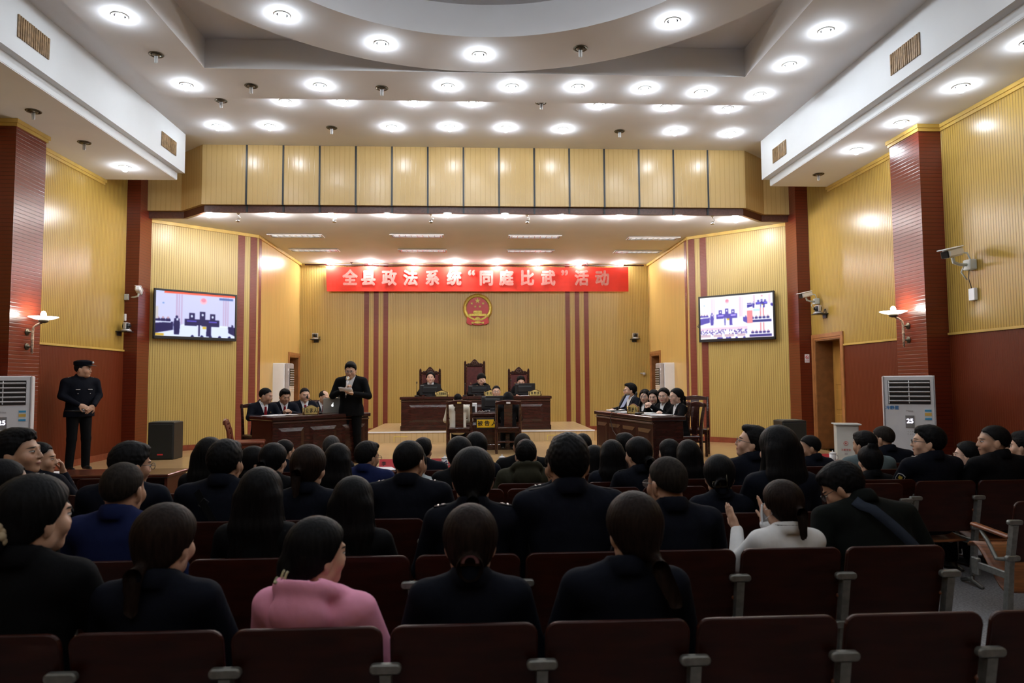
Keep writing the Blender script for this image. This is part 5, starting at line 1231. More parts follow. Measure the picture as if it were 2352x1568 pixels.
# standing air conditioners
def aircon(label, loc, rz, w=.54, d=.38, h=1.80, seven=True):
    t = thing('air_conditioner', label, 'air conditioner', loc, rz, 'tall white air conditioners')   # front looks to -Y
    mb = MB(); mb.box((0, d / 2, h / 2), (w, d, h), .012); mb.build('cabinet', m_white, t)
    mb = MB(); mb.box((0, -.004, h - .20), (w - .09, .012, .29), .003); mb.build('outlet_recess', m_dark_pl, t)
    mb = MB()
    for i in range(5): mb.box((0, -.014, h - .31 + i * .055), (w - .10, .03, .012), .003, rot(rx=-.5))
    for x in (-.215, 0): mb.box((x * (w / .54), -.012, h - .20), (.010, .02, .28), .003)
    mb.build('louvers', m_white, t)
    for sx in (-1, 1):
        mb = MB(); mb.box((sx * (w / 2 + .002), .03, h / 2), (.012, .075, h - .004), .004); mb.build('edge_trim', m_grey_pl, t)
    mb = MB(); mb.box((0, -.004, h - .56), (.095, .008, .15), .002); dp = mb.build('display', mat('grey_display', (.26, .25, .25), .25), t)
    text('digits', '25', .075, emit('led', (.8, .75, 1), 1.6), dp, (0, -.0095, h - .555), None, .0015, .0006)
    text('brand_lettering', 'Midea', .032, m_grey_pl, t, (0, -.002, h - .43), None, 0, .001)
    text('slogan_lettering', '冷静星', .05, mat('blue_lettering', (.05, .25, .6), .4), t, (-w / 2 + .085, -.002, h - .395), None, .001, .001)
    mb = MB(); mb.box((w / 2 - .075, -.003, h - .47), (.075, .004, .13), .001); st = mb.build('energy_label', mat('pale_label', (.65, .72, .75), .5), t)
    for z, c_ in ((.045, (.05, .35, .65)), (.0, (.8, .5, .1)), (-.055, (.05, .35, .65))):
        mb = MB(); mb.box((w / 2 - .075, -.006, h - .47 + z), (.07, .002, .022 if z else .035)); mb.build('label_band', mat('band_%d' % int(z * 1000 + 99), c_, .5), st)
    mb = MB()
    for i in range(3):
        for j in range(2): mb.box((-.025 + .025 * i, -.002, h - .68 - .03 * j), (.012, .004, .008), .001)
    mb.build('buttons', m_grey_pl, t); return t
q = atY(2145, 862, 8.0); aircon('tall white air conditioner with slatted outlet, at the right wall pillar', (q[0] - .27 * math.cos(.5), 8.0 + .27 * math.sin(.5), FZ), -.5, .54, .40, q[2] - FZ)
q = atY(72, 863, 8.5); aircon('tall white air conditioner with slatted outlet, cut by the left picture edge', (q[0] - .27 * math.cos(.45), 8.5 - .27 * math.sin(.45), FZ), .45, .54, .38, q[2] - FZ)
def slimac(label, loc, rz, h):
    t = thing('air_conditioner', label, 'air conditioner', loc, rz, 'slim stage air conditioners'); w, d = .46, .42   # front looks to -Y
    mb = MB(); mb.box((0, d / 2 + .05, h / 2), (w, d - .06, h), .02); mb.build('cabinet', m_white, t)
    mb = MB(); mb.box((0, .03, h / 2), (w - .01, .09, h - .01), .02); mb.build('front_bezel', m_grey_pl, t)
    mb = MB(); mb.box((0, -.02, h - .38), (w - .10, .015, .52), .004); mb.build('outlet', m_dark_pl, t)
    mb = MB()
    for i in range(10): mb.box((0, -.03, h - .61 + i * .05), (w - .11, .012, .012), .002)
    mb.build('louvers', m_white, t)
    mb = MB(); mb.box((0, -.022, h * .40), (w - .08, .012, h * .6), .004); mb.build('lower_panel', mat('cream_plastic', (.66, .58, .48), .35), t)
    mb = MB()
    for sx in (-1, 1):
        mb.box((sx * (w / 2 - .0), .0, h - .15), (.006, .018, .05), .001); mb.box((sx * (w / 2 - .0), .0, h - .24), (.006, .012, .012), .001)
    mb.build('marks', m_white, t); return t
slimac('slim white air conditioner behind the prosecutors, by the left stage door', (-4.08, 15.25, SZ), PI / 2 + .04, atY(640, 834, 15.3)[2] - SZ)
slimac('slim white air conditioner behind the defence lawyers, by the right stage door', (4.10, 15.25, SZ), -PI / 2 - .04, atY(1535, 833, 15.3)[2] - SZ)
# wall sconces
m_sc_glow = emit('sconce_glass', (1, .93, .82), 7.0); m_sc_bulb = emit('sconce_bulb', (1, .95, .88), 160.0)
def sconce(label, loc, sg):
    t = thing('wall_sconce', label, 'wall lamp', loc, 0, 'brass uplight sconces'); X = lambda x: -sg * x
    for z in (0, -.19):
        mb = MB(); mb.lathe([(.045, 0), (.045, .01), (.03, .02), (.012, .025), (.012, .07)], 14, (0, 0, z), R=rot(ry=-sg * PI / 2)); mb.build('wall_rose', m_oldbrass, t)
    mb = MB(); mb.tube([(X(.07), 0, -.27), (X(.07), 0, -.19), (X(.07), 0, .0), (X(.08), -.0, .06), (X(.13), 0, .10), (X(.18), -.0, .115)], [.014, .017, .017, .015, .013, .012], 8); mb.ball((X(.07), 0, -.10), (.02, .02, .03), 8); mb.ball((X(.07), 0, -.27), (.012, .012, .02), 8); mb.build('arm', mat('marbled_arm', (.35, .25, .18), .3, var=.5, nscale=40), t)
    mb = MB(); mb.lathe([(.02, .115), (.05, .125), (.062, .15), (.05, .16)], 16, (X(.20), 0, 0)); mb.build('holder', m_oldbrass, t)
    mb = MB(); mb.lathe([(.045, .155), (.10, .165), (.165, .190), (.170, .195), (.155, .193), (.09, .172), (.03, .165)], 24, (X(.20), 0, 0)); mb.build('dish', m_sc_glow, t)
    mb = MB(); mb.lathe([(.02, .165), (.03, .20), (.032, .235), (.018, .262), (.0001, .268)], 12, (X(.20), 0, 0)); mb.build('bulb', m_sc_bulb, t); return t
p = atX(62, 762, -5.8); sconce('brass uplight sconce glowing on the left red pillar', (-5.8, p[1], p[2]), -1)
p = atX(2086, 748, 5.8); sconce('brass uplight sconce glowing on the right red pillar', (5.8, p[1], p[2]), 1)
# power cabinet, no smoking sign
pc = thing('power_cabinet', 'grey steel power cabinet with a padlock beside the right-hand door', 'cabinet', (atY(1947, 1000, 9.75)[0], 9.75, SZ), -.35)
CH = atY(1947, 973, 9.75)[2] - SZ
mb = MB(); mb.box((0, .12, CH / 2), (.30, .24, CH - .03), .004); mb.build('body', m_box_grey, pc)
mb = MB(); mb.box((-.005, -.006, CH / 2 - .01), (.285, .014, CH - .05), .003); dr = mb.build('door', mat('cabinet_door', (.55, .57, .54), .4, var=.03), pc)
mb = MB(); mb.box((0, .10, CH - .008), (.36, .32, .018), .004); mb.build('rain_cap', m_box_grey, pc)
mb = MB(); mb.box((.12, -.022, CH * .52), (.05, .02, .02), .004); mb.tube([(.12, -.03, CH * .50), (.12, -.035, CH * .46)], .006, 6); mb.box((.12, -.032, CH * .43), (.03, .015, .035), .004); mb.build('padlock', m_brass, dr)
m_redtxt = mat('red_lettering', (.6, .05, .04), .5)
mb = MB(); mb.tube([(-.03 + .028 * math.cos(a), -.0145, CH * .52 + .028 * math.sin(a)) for a in [2 * PI * i / 20 for i in range(21)]], .0025, 5); mb.box((-.03, -.0145, CH * .52), (.008, .003, .026)); mb.box((-.03, -.0145, CH * .52), (.022, .003, .007)); mb.build('warning_mark', m_redtxt, dr)
text('lettering', '注意安全', .032, m_redtxt, dr, (-.03, -.0145, CH * .36), None, 0, .0006)
mb = MB(); mb.box((-.03, -.0145, CH * .27), (.04, .003, .03), .001); mb.build('sticker', m_grey_pl, dr)
p = atY(1838, 823, 12.12); ns = thing('wall_sign', 'small white no smoking sign on the right stage pillar', 'sign', (6.0, 12.116, p[2]))
mb = MB(); mb.box((0, 0, 0), (.085, .006, .15), .001); bd = mb.build('board', m_paper, ns)
mb = MB(); mb.tube([(.028 * math.cos(a), -.005, .02 + .028 * math.sin(a)) for a in [2 * PI * i / 20 for i in range(21)]], .004, 5); mb.tube([(-.02, -.005, .04), (.02, -.005, 0)], .004, 5); mb.box((0, -.004, .02), (.03, .002, .008)); mb.build('prohibition_ring', m_redtxt, bd)
text('lettering', '禁止吸烟', .018, m_redtxt, bd, (0, -.0045, -.045), None, 0, .0006)

# ================================================================ AUDITORIUM SEATS
KS = 1.06            # size of the auditorium seats and tables
PITCH_X = .5618; COL0 = -.048
ROWY = {1: 2.544, 2: 3.55, 3: 4.50, 4: 5.65, 5: 6.68, 6: 7.40}
def seat_mesh(tilt):
    back = MB(); W, Hh = .505, .425
    pts = rrect(W, Hh, .045, 5, 0, .445, .02)
    n = 1
    back.slab(pts, .018, .004)
    out = []
    for x, y, z in back.v:
        u = (z - .445) / Hh; out.append((x, y + .085 * (1 - u) - .03 * math.sin(u * PI) - .012 * (1 - (2 * x / W) ** 2) + .009, z))
    back.v = out
    pan = MB(); prof = [(.10, .375), (.16, .37), (.26, .395), (.36, .425), (.44, .44), (.49, .43), (.515, .40), (.52, .37)]
    if tilt:
        c, s_ = math.cos(.62), math.sin(.62); prof = [(.29 + (y - .30) * c - (z - .40) * s_, .375 + (y - .30) * s_ + (z - .40) * c) for y, z in prof]
    w = .46; vs = []
    for y, z in prof: vs += [(-w / 2, y, z), (-w / 4, y, z - .006), (0, y, z - .008), (w / 4, y, z - .006), (w / 2, y, z)]
    top = list(vs); bot = [(x, y, z - .015) for x, y, z in vs]; N = len(vs); fs = []
    for i in range(len(prof) - 1):
        for j in range(4):
            a = i * 5 + j; fs.append((a, a + 1, a + 6, a + 5)); fs.append((N + a, N + a + 5, N + a + 6, N + a + 1))
        fs.append((i * 5, i * 5 + 5, N + i * 5 + 5, N + i * 5)); fs.append((i * 5 + 4, N + i * 5 + 4, N + i * 5 + 9, i * 5 + 9))
    L = (len(prof) - 1) * 5
    for j in range(4): fs.append((j, N + j, N + j + 1, j + 1)); fs.append((L + j, L + j + 1, N + L + j + 1, N + L + j))
    pan.add(top + bot, fs, smooth=True)
    return back, pan
def stanchion(x0):
    mb = MB()
    mb.slab(rrect(.106, .034, .016, 4, x0, .717), .028, .005, Matrix.Translation((0, -.004, 0)))
    for (z0, z1, w0, w1, y0, y1) in ((.44, .715, .034, .038, .052, .0), (.09, .45, .042, .034, .09, .052)):
        vs = [(x0 - w0 / 2, y0 - .03, z0), (x0 + w0 / 2, y0 - .03, z0), (x0 + w0 / 2, y0 + .012, z0), (x0 - w0 / 2, y0 + .012, z0), (x0 - w1 / 2, y1 - .03, z1), (x0 + w1 / 2, y1 - .03, z1), (x0 + w1 / 2, y1 + .012, z1), (x0 - w1 / 2, y1 + .012, z1)]
        mb.add(vs, [(0, 1, 5, 4), (1, 2, 6, 5), (2, 3, 7, 6), (3, 0, 4, 7), (0, 3, 2, 1), (4, 5, 6, 7)])
    mb.slab(rrect(.10, .038, .017, 4, x0, .47), .028, .005, Matrix.Translation((0, .03, 0)))
    mb.tube([(x0, .09, .12), (x0, .10, .04), (x0, -.02, .014)], [.018, .02, .014], 6); mb.tube([(x0, .09, .06), (x0, .22, .014)], [.02, .014], 6)
    mb.box((x0, .20, .36), (.022, .32, .05), .006); mb.tube([(x0, .07, .47), (x0, .16, .45), (x0, .24, .56), (x0, .30, .615)], [.016, .015, .014, .012], 6); mb.box((x0, .36, .35), (.03, .07, .12), .006)
    return mb
def armrest(x0):
    mb = MB(); mb.box((x0, .20, .635), (.05, .36, .026), .009, rot(rx=.06)); return mb
def make_seat(flat, end=False):
    t = thing('auditorium_seat', '-', 'seat'); b, p = seat_mesh(not flat)
    for q_ in (b, p): q_.v = [tuple(c * KS for c in v) for v in q_.v]
    b.build('backrest', m_seat, t); p.build('seat_pan', m_seat_pan, t)
    for x in ((-PITCH_X / 2, PITCH_X / 2) if end else (-PITCH_X / 2,)):
        q_, a_ = stanchion(x / KS), armrest(x / KS)
        for o in (q_, a_): o.v = [tuple(c * KS for c in v) for v in o.v]
        st = q_.build('stanchion', m_cast, t); a_.build('armrest', m_arm_wood, st)
    return t
PROTO = {(f, e): make_seat(f, e) for f in (0, 1) for e in (0, 1)}; fresh = set(PROTO)
def put_seat(x, y, flat, end, label):
    k = (int(flat), int(end))
    if k in fresh:
        fresh.discard(k); o = PROTO[k]; o.location = (x, y, FZ); o['label'] = label; o['group'] = 'wooden auditorium seats'; return o
    return dup(PROTO[k], (x, y, FZ), 0, label, 'wooden auditorium seats')

# ================================================================ THE AUDIENCE
def top_h(lean, pitch=0, hs=1.10, dn=.02): L = math.radians(lean); return .525 + .535 * math.cos(L) - .012 * math.sin(L) + (.104 + .133 * math.cos(math.radians(pitch) * .6)) * hs - dn
def sit(px, py, Y, label, yaw=0, lean=4, head=(0, 0, 0), z0=0.0, s=None, group='seated audience', **kw):
    P = atY(px, py, Y); sc = s or (P[2] - z0) / top_h(lean, head[1], kw.get('hs', 1.10), kw.get('dn', .02)); L = math.radians(lean); hy = (.535 * math.sin(L) + .03) * sc; hxo = kw.get('hx', 0) * sc + kw.get('fwd', 0) * sc; a = math.radians(yaw)
    loc = (P[0] + math.sin(a) * hy - hxo * math.cos(a), P[1] - math.cos(a) * hy - hxo * math.sin(a), z0)
    r = person(label, loc, yaw, sc, 'sit', lean, head, group=group, **kw); r[0]['_s'] = sc; del r[0]['_s']
    return r, sc, loc
AUD = []
def aud(row, px, py, Y, short, label, **kw):
    kw.setdefault('hs', 1.16 if kw.get('fem') else 1.12); kw.setdefault('dn', .022 if kw.get('fem') else .038); kw.setdefault('lean', 1); kw['z0'] = FZ
    yr = ROWY[row] if not (row == 4 and px > 2000) else 5.74
    if row <= 4:
        L = math.radians(kw['lean']); Y = yr + (.215 if kw['lean'] < 15 else .27) + (.535 * math.sin(L) + .03)   # the back touches the seat back
    else: Y *= KS
    r, s, loc = sit(px, py, Y, label, vox=.0075 if row <= 3 else .009, **kw); AUD.append((row, px, short, loc, s)); return r, s
def child(mb, name, m, root): return mb.build(name, m, root)
def epaulettes(r, s, marks=True):
    root, HL, hR, up, AR, hc = r
    for sg in (-1, 1):
        a, b = Vector(up(.512, .0, sg * .085)), Vector(up(.497, .0, sg * .188)); d = (b - a).normalized(); mb = MB()
        R = Matrix((d, (0, 1, 0), d.cross(Vector((0, 1, 0))))).transposed(); R = Matrix(((d.x, 0, -d.z), (0, 1, 0), (d.z, 0, d.x)))
        mb.box(tuple((a + b) / 2 + Vector((0, 0, .004))), (.115 * s, .045 * s, .008), .003, R); e = mb.build('epaulette', CL['black'], root)
        if marks:
            mb = MB(); mb.box(tuple(a * .15 + b * .85 + Vector((0, 0, .010))), (.010, .040 * s, .004), .001, R); mb.box(tuple(a * .4 + b * .6 + Vector((0, 0, .011))), (.02, .02, .003), .001, R @ rot(rz=.78)); mb.build('insignia', m_silver, e)
# --- nearest row
r, s = aud(1, 75, 1090, 2.56, 'the woman with the cream scrunchie', 'woman in black at the left edge, hair tied with a cream scrunchie', head=(-27, 0, 0), hair='lowbun', fem=True, top='black', wide=1.22)
mb = MB(); c = r[1]((0, -.125, -.03)); mb.M = Matrix.Translation(Vector(c))
for i in range(16): a = 2 * PI * i / 16; mb.ball((.045 * math.cos(a), -.012 + .012 * (i % 2), .05 * math.sin(a)), (.019, .017, .018), 8)
child(mb, 'scrunchie', mat('cream_fluff', (.55, .45, .30), .8, bump=.004), r[0])
aud(1, 375, 1157, 2.52, 'the woman with the brown ponytail', 'woman in dark navy jacket, low ponytail with brown end, lower left', head=(-16, -4, 0), hair='lowpony', hc='b', fem=True, wide=1.2)
r, s = aud(1, 722, 1187, 2.56, 'the woman in the pink hoodie', 'seated woman in a pink hoodie, hair held by a claw clip, face turned right', yaw=-14, head=(-34, -2, 0), hair='clip', fem=True, top='pink', detail='hood', wide=1.36, hx=-.02)
mb = MB()
for sg in (-1, 1):
    mb.tube([r[1]((.030 + .012 * sg, -.13 - .02 * math.cos(q), -.075 + .05 * math.sin(q) * 1.0)) for q in [-1.2 + .3 * i for i in range(9)]], .0055, 6)
mb.tube([r[1]((-.01, -.15, -.06)), r[1]((.025, -.175, -.065)), r[1]((.06, -.155, -.06)), r[1]((.04, -.145, -.09)), r[1]((-.01, -.15, -.06))], .006, 6)
child(mb, 'claw_clip', mat('tortoise_clip', (.42, .40, .24), .2, var=.3, nscale=30), r[0])
r, s = aud(1, 1080, 1158, 2.52, 'the woman with the pink-banded bun', 'woman in dark navy suit, brown hair in a low bun with pink band', hair='lowbun', hc='b', fem=True, wide=1.22)
mb = MB(); c = r[1]((0, -.105, -.045)); mb.tube([(c[0] + .03 * math.cos(a), c[1] - .006, c[2] + .03 * math.sin(a)) for a in [PI * i / 12 for i in range(13)]], .009, 6); child(mb, 'hair_band', mat('pink_band', (.45, .22, .26), .7), r[0])
aud(1, 1458, 1130, 2.56, 'the woman with the side ponytail', 'woman in dark navy jacket, reddish-brown low ponytail over her right shoulder', head=(8, -2, 0), hair='sidepony', hc='b', fem=True, wide=1.28, hx=.05)
# --- second row
aud(2, 2, 1050, 3.55, 'the man cut by the left edge', 'short-haired man cut off by the left edge behind the woman with cream scrunchie', head=(-40, 0, 0), hair='crew', hc='k', top='black')
aud(2, 283, 1058, 3.45, 'the man in the blue sweater', 'man with cropped greying hair, blue sweater and white collar, on the left', hair='crew', hc='s', top='blue', shirt='shirt', head=(-8, 0, 0), skin='b', wide=1.08)
aud(2, 600, 1073, 3.46, 'the left woman with long loose hair', 'woman with long straight black hair, left of the pink hoodie in the second row', hair='long', fem=True, top='black', wide=1.08)
aud(2, 811, 1094, 3.42, 'the right woman with long loose hair', 'woman with long straight black hair, right of the pink hoodie in the second row', hair='long', fem=True, top='black', head=(-6, 0, 0), wide=1.1)
r, s = aud(2, 1086, 1027, 3.55, 'the officer with the low ponytail', 'woman in dark uniform with epaulettes, black low ponytail, near the picture centre', hair='lowpony', fem=True, top='police', wide=1.2); epaulettes(r, s)
r, s = aud(2, 1305, 993, 3.6, 'the tall man with thinning crown', 'tall broad-shouldered man in dark navy jacket seen from behind, thinning crown, centre right', hair='short', hc='k', top='navy', head=(5, 0, 0), skin='b', wide=1.14); epaulettes(r, s, False)
aud(2, 1537, 1045, 3.45, 'the stocky man with glasses', 'stocky man with cropped hair and glasses, dark jacket collar raised, right of centre', hair='crew', hc='s', top='navy', head=(26, -4, 0), glasses='k', skin='b', wide=1.12)
WA = {-1: ((-.25, .14, .80), (-.185, .30, .965), (-.25, .35, .9), (.9, .2, -.1), .12), 1: ((.22, .16, .78), (.0, .31, 1.00), (-.05, .3, .95), (-.9, .2, 0), .12)}
r, s = aud(2, 1797, 1102, 3.46, 'the woman in the white jacket', 'woman in a white jacket with long dark ponytail and face mask, raising her hand', hair='pony', hc='b', fem=True, top='white', head=(16, 0, 0), wide=1.12, arms=WA)
mb = MB(); R4 = Matrix(r[2].tolist())
for i in range(7):
    for j in range(6):
        q = []
        for a, b in ((i, j), (i + 1, j), (i + 1, j + 1), (i, j + 1)):
            u = -1 + 2 * a / 7; v = b / 6; q.append(tuple(r[1]((.072 * math.sin(u * 1.35), .035 + .085 * math.cos(u * 1.3) * (1 - .25 * abs(v - .5)), -.105 + .10 * v))))
        mb.quad(*q)
o = child(mb, 'face_mask', mat('pale_mask', (.62, .68, .74), .7), r[0]); o.modifiers.new('solid', 'SOLIDIFY').thickness = .003
mb = MB(); mb.tube([r[1]((.074, .03, -.02)), r[1]((.086, -.02, .0)), r[1]((.084, -.03, -.03)), r[1]((.074, .03, -.07))], .0018, 5); mb.tube([r[1]((-.074, .03, -.02)), r[1]((-.086, -.02, .0)), r[1]((-.084, -.03, -.03)), r[1]((-.074, .03, -.07))], .0018, 5); child(mb, 'ear_loops', m_paper, o)
mb = MB(); N_ = r[3](.52, -.004)
for dz, m in ((-.012, 0), (.0, 1), (.012, 0)):
    mb.tube([(N_[0] + .074 * math.cos(a), N_[1] + .08 * math.sin(a) - dz * .3, N_[2] + dz + .012 * math.sin(a) * -1) for a in [2 * PI * i / 24 for i in range(25)]], .0028, 5)
child(mb, 'striped_collar_trim', CL['black'], r[0])
r, s = aud(2, 1962, 1052, 3.52, 'the bowed man with a shoulder strap', 'stocky man in black leaning forward, head bowed left, dark strap across his back', yaw=8, lean=24, head=(38, -34, 0), hair='short', hc='k', top='dgreen', skin='b', wide=1.42, glasses='k')
up_ = r[3]; mb = MB(); vs = []
for i in range(15):
    t = i / 14; x = -.10 + .34 * t; h = .50 - .46 * t; y = -.118 - .05 * math.sin(t * PI) + (.035 if t < .08 else 0); p = up_(h, y, x * 1.0); vs += [tuple(p + np.array((-.022, 0, -.02))), tuple(p + np.array((.022, 0, .02)))]
mb.add(vs, [(2 * i, 2 * i + 1, 2 * i + 3, 2 * i + 2) for i in range(14)], smooth=True); o = child(mb, 'shoulder_strap', cloth('slate_strap', (.022, .028, .042)), r[0]); o.modifiers.new('solid', 'SOLIDIFY').thickness = .006
# --- third row
r, s = aud(3, 45, 982, 4.75, 'the officer in left profile', 'police officer in right profile at the left edge, before the air conditioner', head=(-72, 8, 0), hair='short', top='police', skin='b', yaw=-10, wide=1.1, lean=-2); epaulettes(r, s)
aud(3, 292, 1012, 4.42, 'the balding man with glasses', 'man with thinning crown and glasses looking right, dark suit, behind the blue sweater', head=(-38, -6, 0), hair='short', top='navy', skin='b', glasses='k', wide=1.15)
r, s = aud(3, 517, 1008, 4.42, 'the man with a buckled bag strap', 'man with short black hair in dark jacket with a buckled bag strap, left of centre', head=(-14, 0, 0), hair='short', top='navy', skin='b', wide=1.2)
mb = MB(); up_ = r[3]; vs = []
for i in range(11):
    t = i / 10; p = up_(.47 - .40 * t, -.128 - .03 * math.sin(t * PI), -.10 + .26 * t); vs += [tuple(p + np.array((-.017, 0, -.015))), tuple(p + np.array((.017, 0, .015)))]
mb.add(vs, [(2 * i, 2 * i + 1, 2 * i + 3, 2 * i + 2) for i in range(10)]); st = child(mb, 'bag_strap', CL['black'], r[0]); st.modifiers.new('solid', 'SOLIDIFY').thickness = .005
mb = MB(); p = up_(.40, -.142, -.055)
for dx, dz, w, h in ((0, .028, .044, .005), (0, -.028, .044, .005), (-.02, 0, .005, .056), (.02, 0, .005, .056)): q = rot(ry=.65) @ Vector((dx, 0, dz)); mb.box(tuple(p + np.array(q)), (w, .006, h), .001, rot(ry=.65))
child(mb, 'buckle', m_dark_pl, st)
aud(3, 708, 1021, 4.45, 'the woman with the high ponytail', 'woman in dark navy jacket with long brown-black ponytail, face slightly right, left of centre', head=(-14, 0, 0), hair='pony', hc='b', fem=True, wide=1.12)
r, s = aud(3, 936, 1008, 4.5, 'the officer with the bald spot', 'broad man in dark uniform with epaulettes, cropped hair and a bald spot, face turned right', head=(-30, -3, 0), hair='crew', hc='k', top='police', skin='b', wide=1.2); epaulettes(r, s)
r, s = aud(3, 1650, 1044, 4.42, 'the woman with the rectangular hair clip', 'woman in dark jacket with black hair held by a thin rectangular clip, right of centre', head=(-14, -4, 0), hair='lowbun', fem=True, wide=1.15)
mb = MB(); T = lambda x, z: tuple(r[1]((x, -.128 + abs(x) * .25, z)))
for q in ([(-.05, -.03), (.03, -.025), (.03, -.055), (-.05, -.06), (-.05, -.03)], [(.03, .03), (.034, -.04), (.045, -.10)], [(-.01, -.028), (-.01, -.058)]): mb.tube([T(*p) for p in q], .0028, 5)
child(mb, 'hair_clip', m_oldbrass, r[0])
aud(3, 1787, 977, 4.62, 'the woman with the black bob', 'woman with a straight black bob to her shoulders, dark suit, sitting upright at right', head=(14, 0, 0), hair='bob', fem=True, wide=1.15)
r, s = aud(3, 1287, 1022, 4.75, 'the officer hidden behind the tall man', 'officer in dark uniform mostly hidden behind the tall man with thinning crown', head=(15, 0, 0), hair='short', top='police', wide=1.1, skin='b', yaw=5); epaulettes(r, s)
# --- right block, fourth row
r, s = aud(4, 2131, 975, 5.55, 'the officer with the shoulder patch', 'police officer with glasses and sleeve patch looking left, by the right air conditioner', yaw=8, head=(52, 4, 0), hair='short', top='police', shirt='lblue', glasses='k', wide=1.22, lean=-2); epaulettes(r, s)
up_ = r[3]; A0 = r[4][-1]; a, b = up_(.435, 0, -.182 * 1.22), A0[0]; c = a * .62 + b * .38; d = (b - a) / np.linalg.norm(b - a); nrm = np.array((-.72, -.66, .2)); nrm -= d * (nrm @ d); nrm /= np.linalg.norm(nrm); tx = np.cross(nrm, d)
c = c + nrm * .058 * s; FR = Matrix(((-tx[0], -nrm[0], -d[0], c[0]), (-tx[1], -nrm[1], -d[1], c[1]), (-tx[2], -nrm[2], -d[2], c[2]), (0, 0, 0, 1)))
shp = [(-.032, .035), (0, .045), (.032, .035), (.036, -.01), (.024, -.036), (0, -.05), (-.024, -.036), (-.036, -.01)]
mb = MB(); mb.slab(shp, .006, .002, FR); pt = child(mb, 'sleeve_patch', m_silver, r[0]); mb = MB(); mb.slab([(x * .86, z * .86) for x, z in shp], .0075, .001, FR); pt2 = mb.build('patch_field', CL['police'], pt)
mb = MB(); mb.slab([(-.014, .022), (.014, .022), (.017, .0), (0, -.014), (-.017, .0)], .0095, .001, FR); mb.slab([(-.02, -.014), (0, -.026), (.02, -.014), (.012, -.034), (0, -.04), (-.012, -.034)], .0095, .001, FR); mb.build('patch_shield', m_gold, pt)
aud(4, 2281, 974, 5.55, 'the man by the right wall', 'man with short cropped hair looking left in dark suit, right of the patched officer', yaw=10, head=(58, 2, 0), hair='crew', hc='k', top='black', skin='b', shirt='shirt', wide=1.3)
aud(5, 2356, 988, 5.72, 'the person cut by the right edge', 'dark-haired person in dark clothes cut off by the right picture edge', head=(30, 0, 0), hair='short', top='black')
# --- fourth row
aud(4, 627, 1017, 5.42, 'the woman with the pink hair tie', 'dark-haired woman with a ponytail held by a pink tie and white collar', head=(-20, 0, 0), hair='pony', hc='k', fem=True, top='black', shirt='shirt')
aud(4, 776, 1018, 5.42, 'the long-haired woman by the speaker', 'woman with long black hair over dark coat, just left of the man with undercut', hair='long', fem=True, top='black', head=(-8, 0, 0))
aud(4, 1055, 1002, 5.55, 'the woman before the cream fleece', 'woman with shoulder-length black hair in dark jacket, in front of the accused in cream fleece', hair='lowpony', fem=True, top='black', wide=1.15)
aud(5, 1405, 1010, 5.85, 'the long-haired woman right of the tall man', 'woman with long black hair in dark suit, right of the tall man with thinning crown', hair='long', fem=True, wide=1.1)
r, s = aud(4, 1468, 1003, 5.3, 'the woman with the tied-back hair', 'woman in dark navy uniform, black hair tied back, face turned left, right of centre', head=(30, -2, 0), hair='lowbun', fem=True, top='police', wide=1.2); epaulettes(r, s, False)
aud(4, 1722, 976, 5.5, 'the man with glasses looking up', 'man with swept-up hair and glasses in left profile looking up, dark suit', yaw=6, head=(62, 14, 0), hair='swept', glasses='k', skin='a', wide=1.1, lean=0)
aud(4, 955, 1030, 5.45, 'the person in light grey', 'person in a light grey top hidden behind the officer with the bald spot', hair='short', top='lgrey', wide=1.15, fwd=0)
aud(4, 482, 1004, 5.6, 'the woman in the black coat', 'woman with black hair in a black coat, left of the man with buckled strap', hair='bob', fem=True, top='black', wide=1.1, head=(-5, 0, 0))
aud(4, 88, 1012, 5.75, 'the capped officer', 'officer in a dark cap resting chin on hand, beyond the officer in right profile', head=(-70, 0, 0), hair='crew', top='police', skin='b', arms={-1: ((-.24, .12, .70), (-.1, .3, .72), (.3, .8, 0), (0, 0, -1), .4), 1: ((.22, .22, .74), (.14, .15, 1.00), (-.1, -.1, .95), (-.7, -.6, 0), .9)})
# --- fifth row
aud(5, 578, 1024, 6.0, 'the woman with glasses in profile', 'woman with black hair and glasses in right profile, beside the woman with pink hair tie', head=(-60, -4, 0), hair='lowbun', fem=True, glasses='k', top='black')
r, s = aud(5, 838, 1012, 5.95, 'the man with the undercut', 'young man with undercut and glasses looking right, dark blue jacket', head=(-42, -6, 0), hair='swept', glasses='k', top='blue', skin='b', wide=1.2)
aud(5, 1208, 1008, 5.85, 'the young man in the olive hood', 'young man with short black hair in an olive hooded jacket, centre', hair='short', top='olive', detail='hood', skin='a', wide=1.15, head=(0, -8, 0))
aud(5, 1093, 992, 6.2, 'the woman right of the cream fleece', 'woman with short black hair beneath the yellow sign, centre', hair='lowbun', fem=True, wide=1.15)
aud(5, 1364, 1022, 6.35, 'the small dark-haired person', 'dark-haired person barely visible between the tall man and a long-haired woman', hair='bob', fem=True, top='black')
aud(6, 1538, 1008, 6.6, 'the left woman by the defence desk', 'woman with black hair and face slightly left, below the defence desk, left of a pair', head=(35, 0, 0), hair='bob', fem=True, top='black')
aud(5, 1580, 1010, 5.95, 'the right woman by the defence desk', 'woman with long black hair below the defence desk, right of a pair', hair='long', fem=True, top='navy')
r, s = aud(5, 1997, 1023, 5.75, 'the woman with the top bun', 'woman with hair in a bun on top of her head, dark jacket, right block', hair='topbun', fem=True, top='black', wide=1.15)
aud(5, 1988, 988, 6.4, 'the person in grey-green', 'person with short black hair in grey-green jacket behind the woman with top bun', hair='short', top='grey', skin='b', wide=1.2, head=(25, -4, 0))
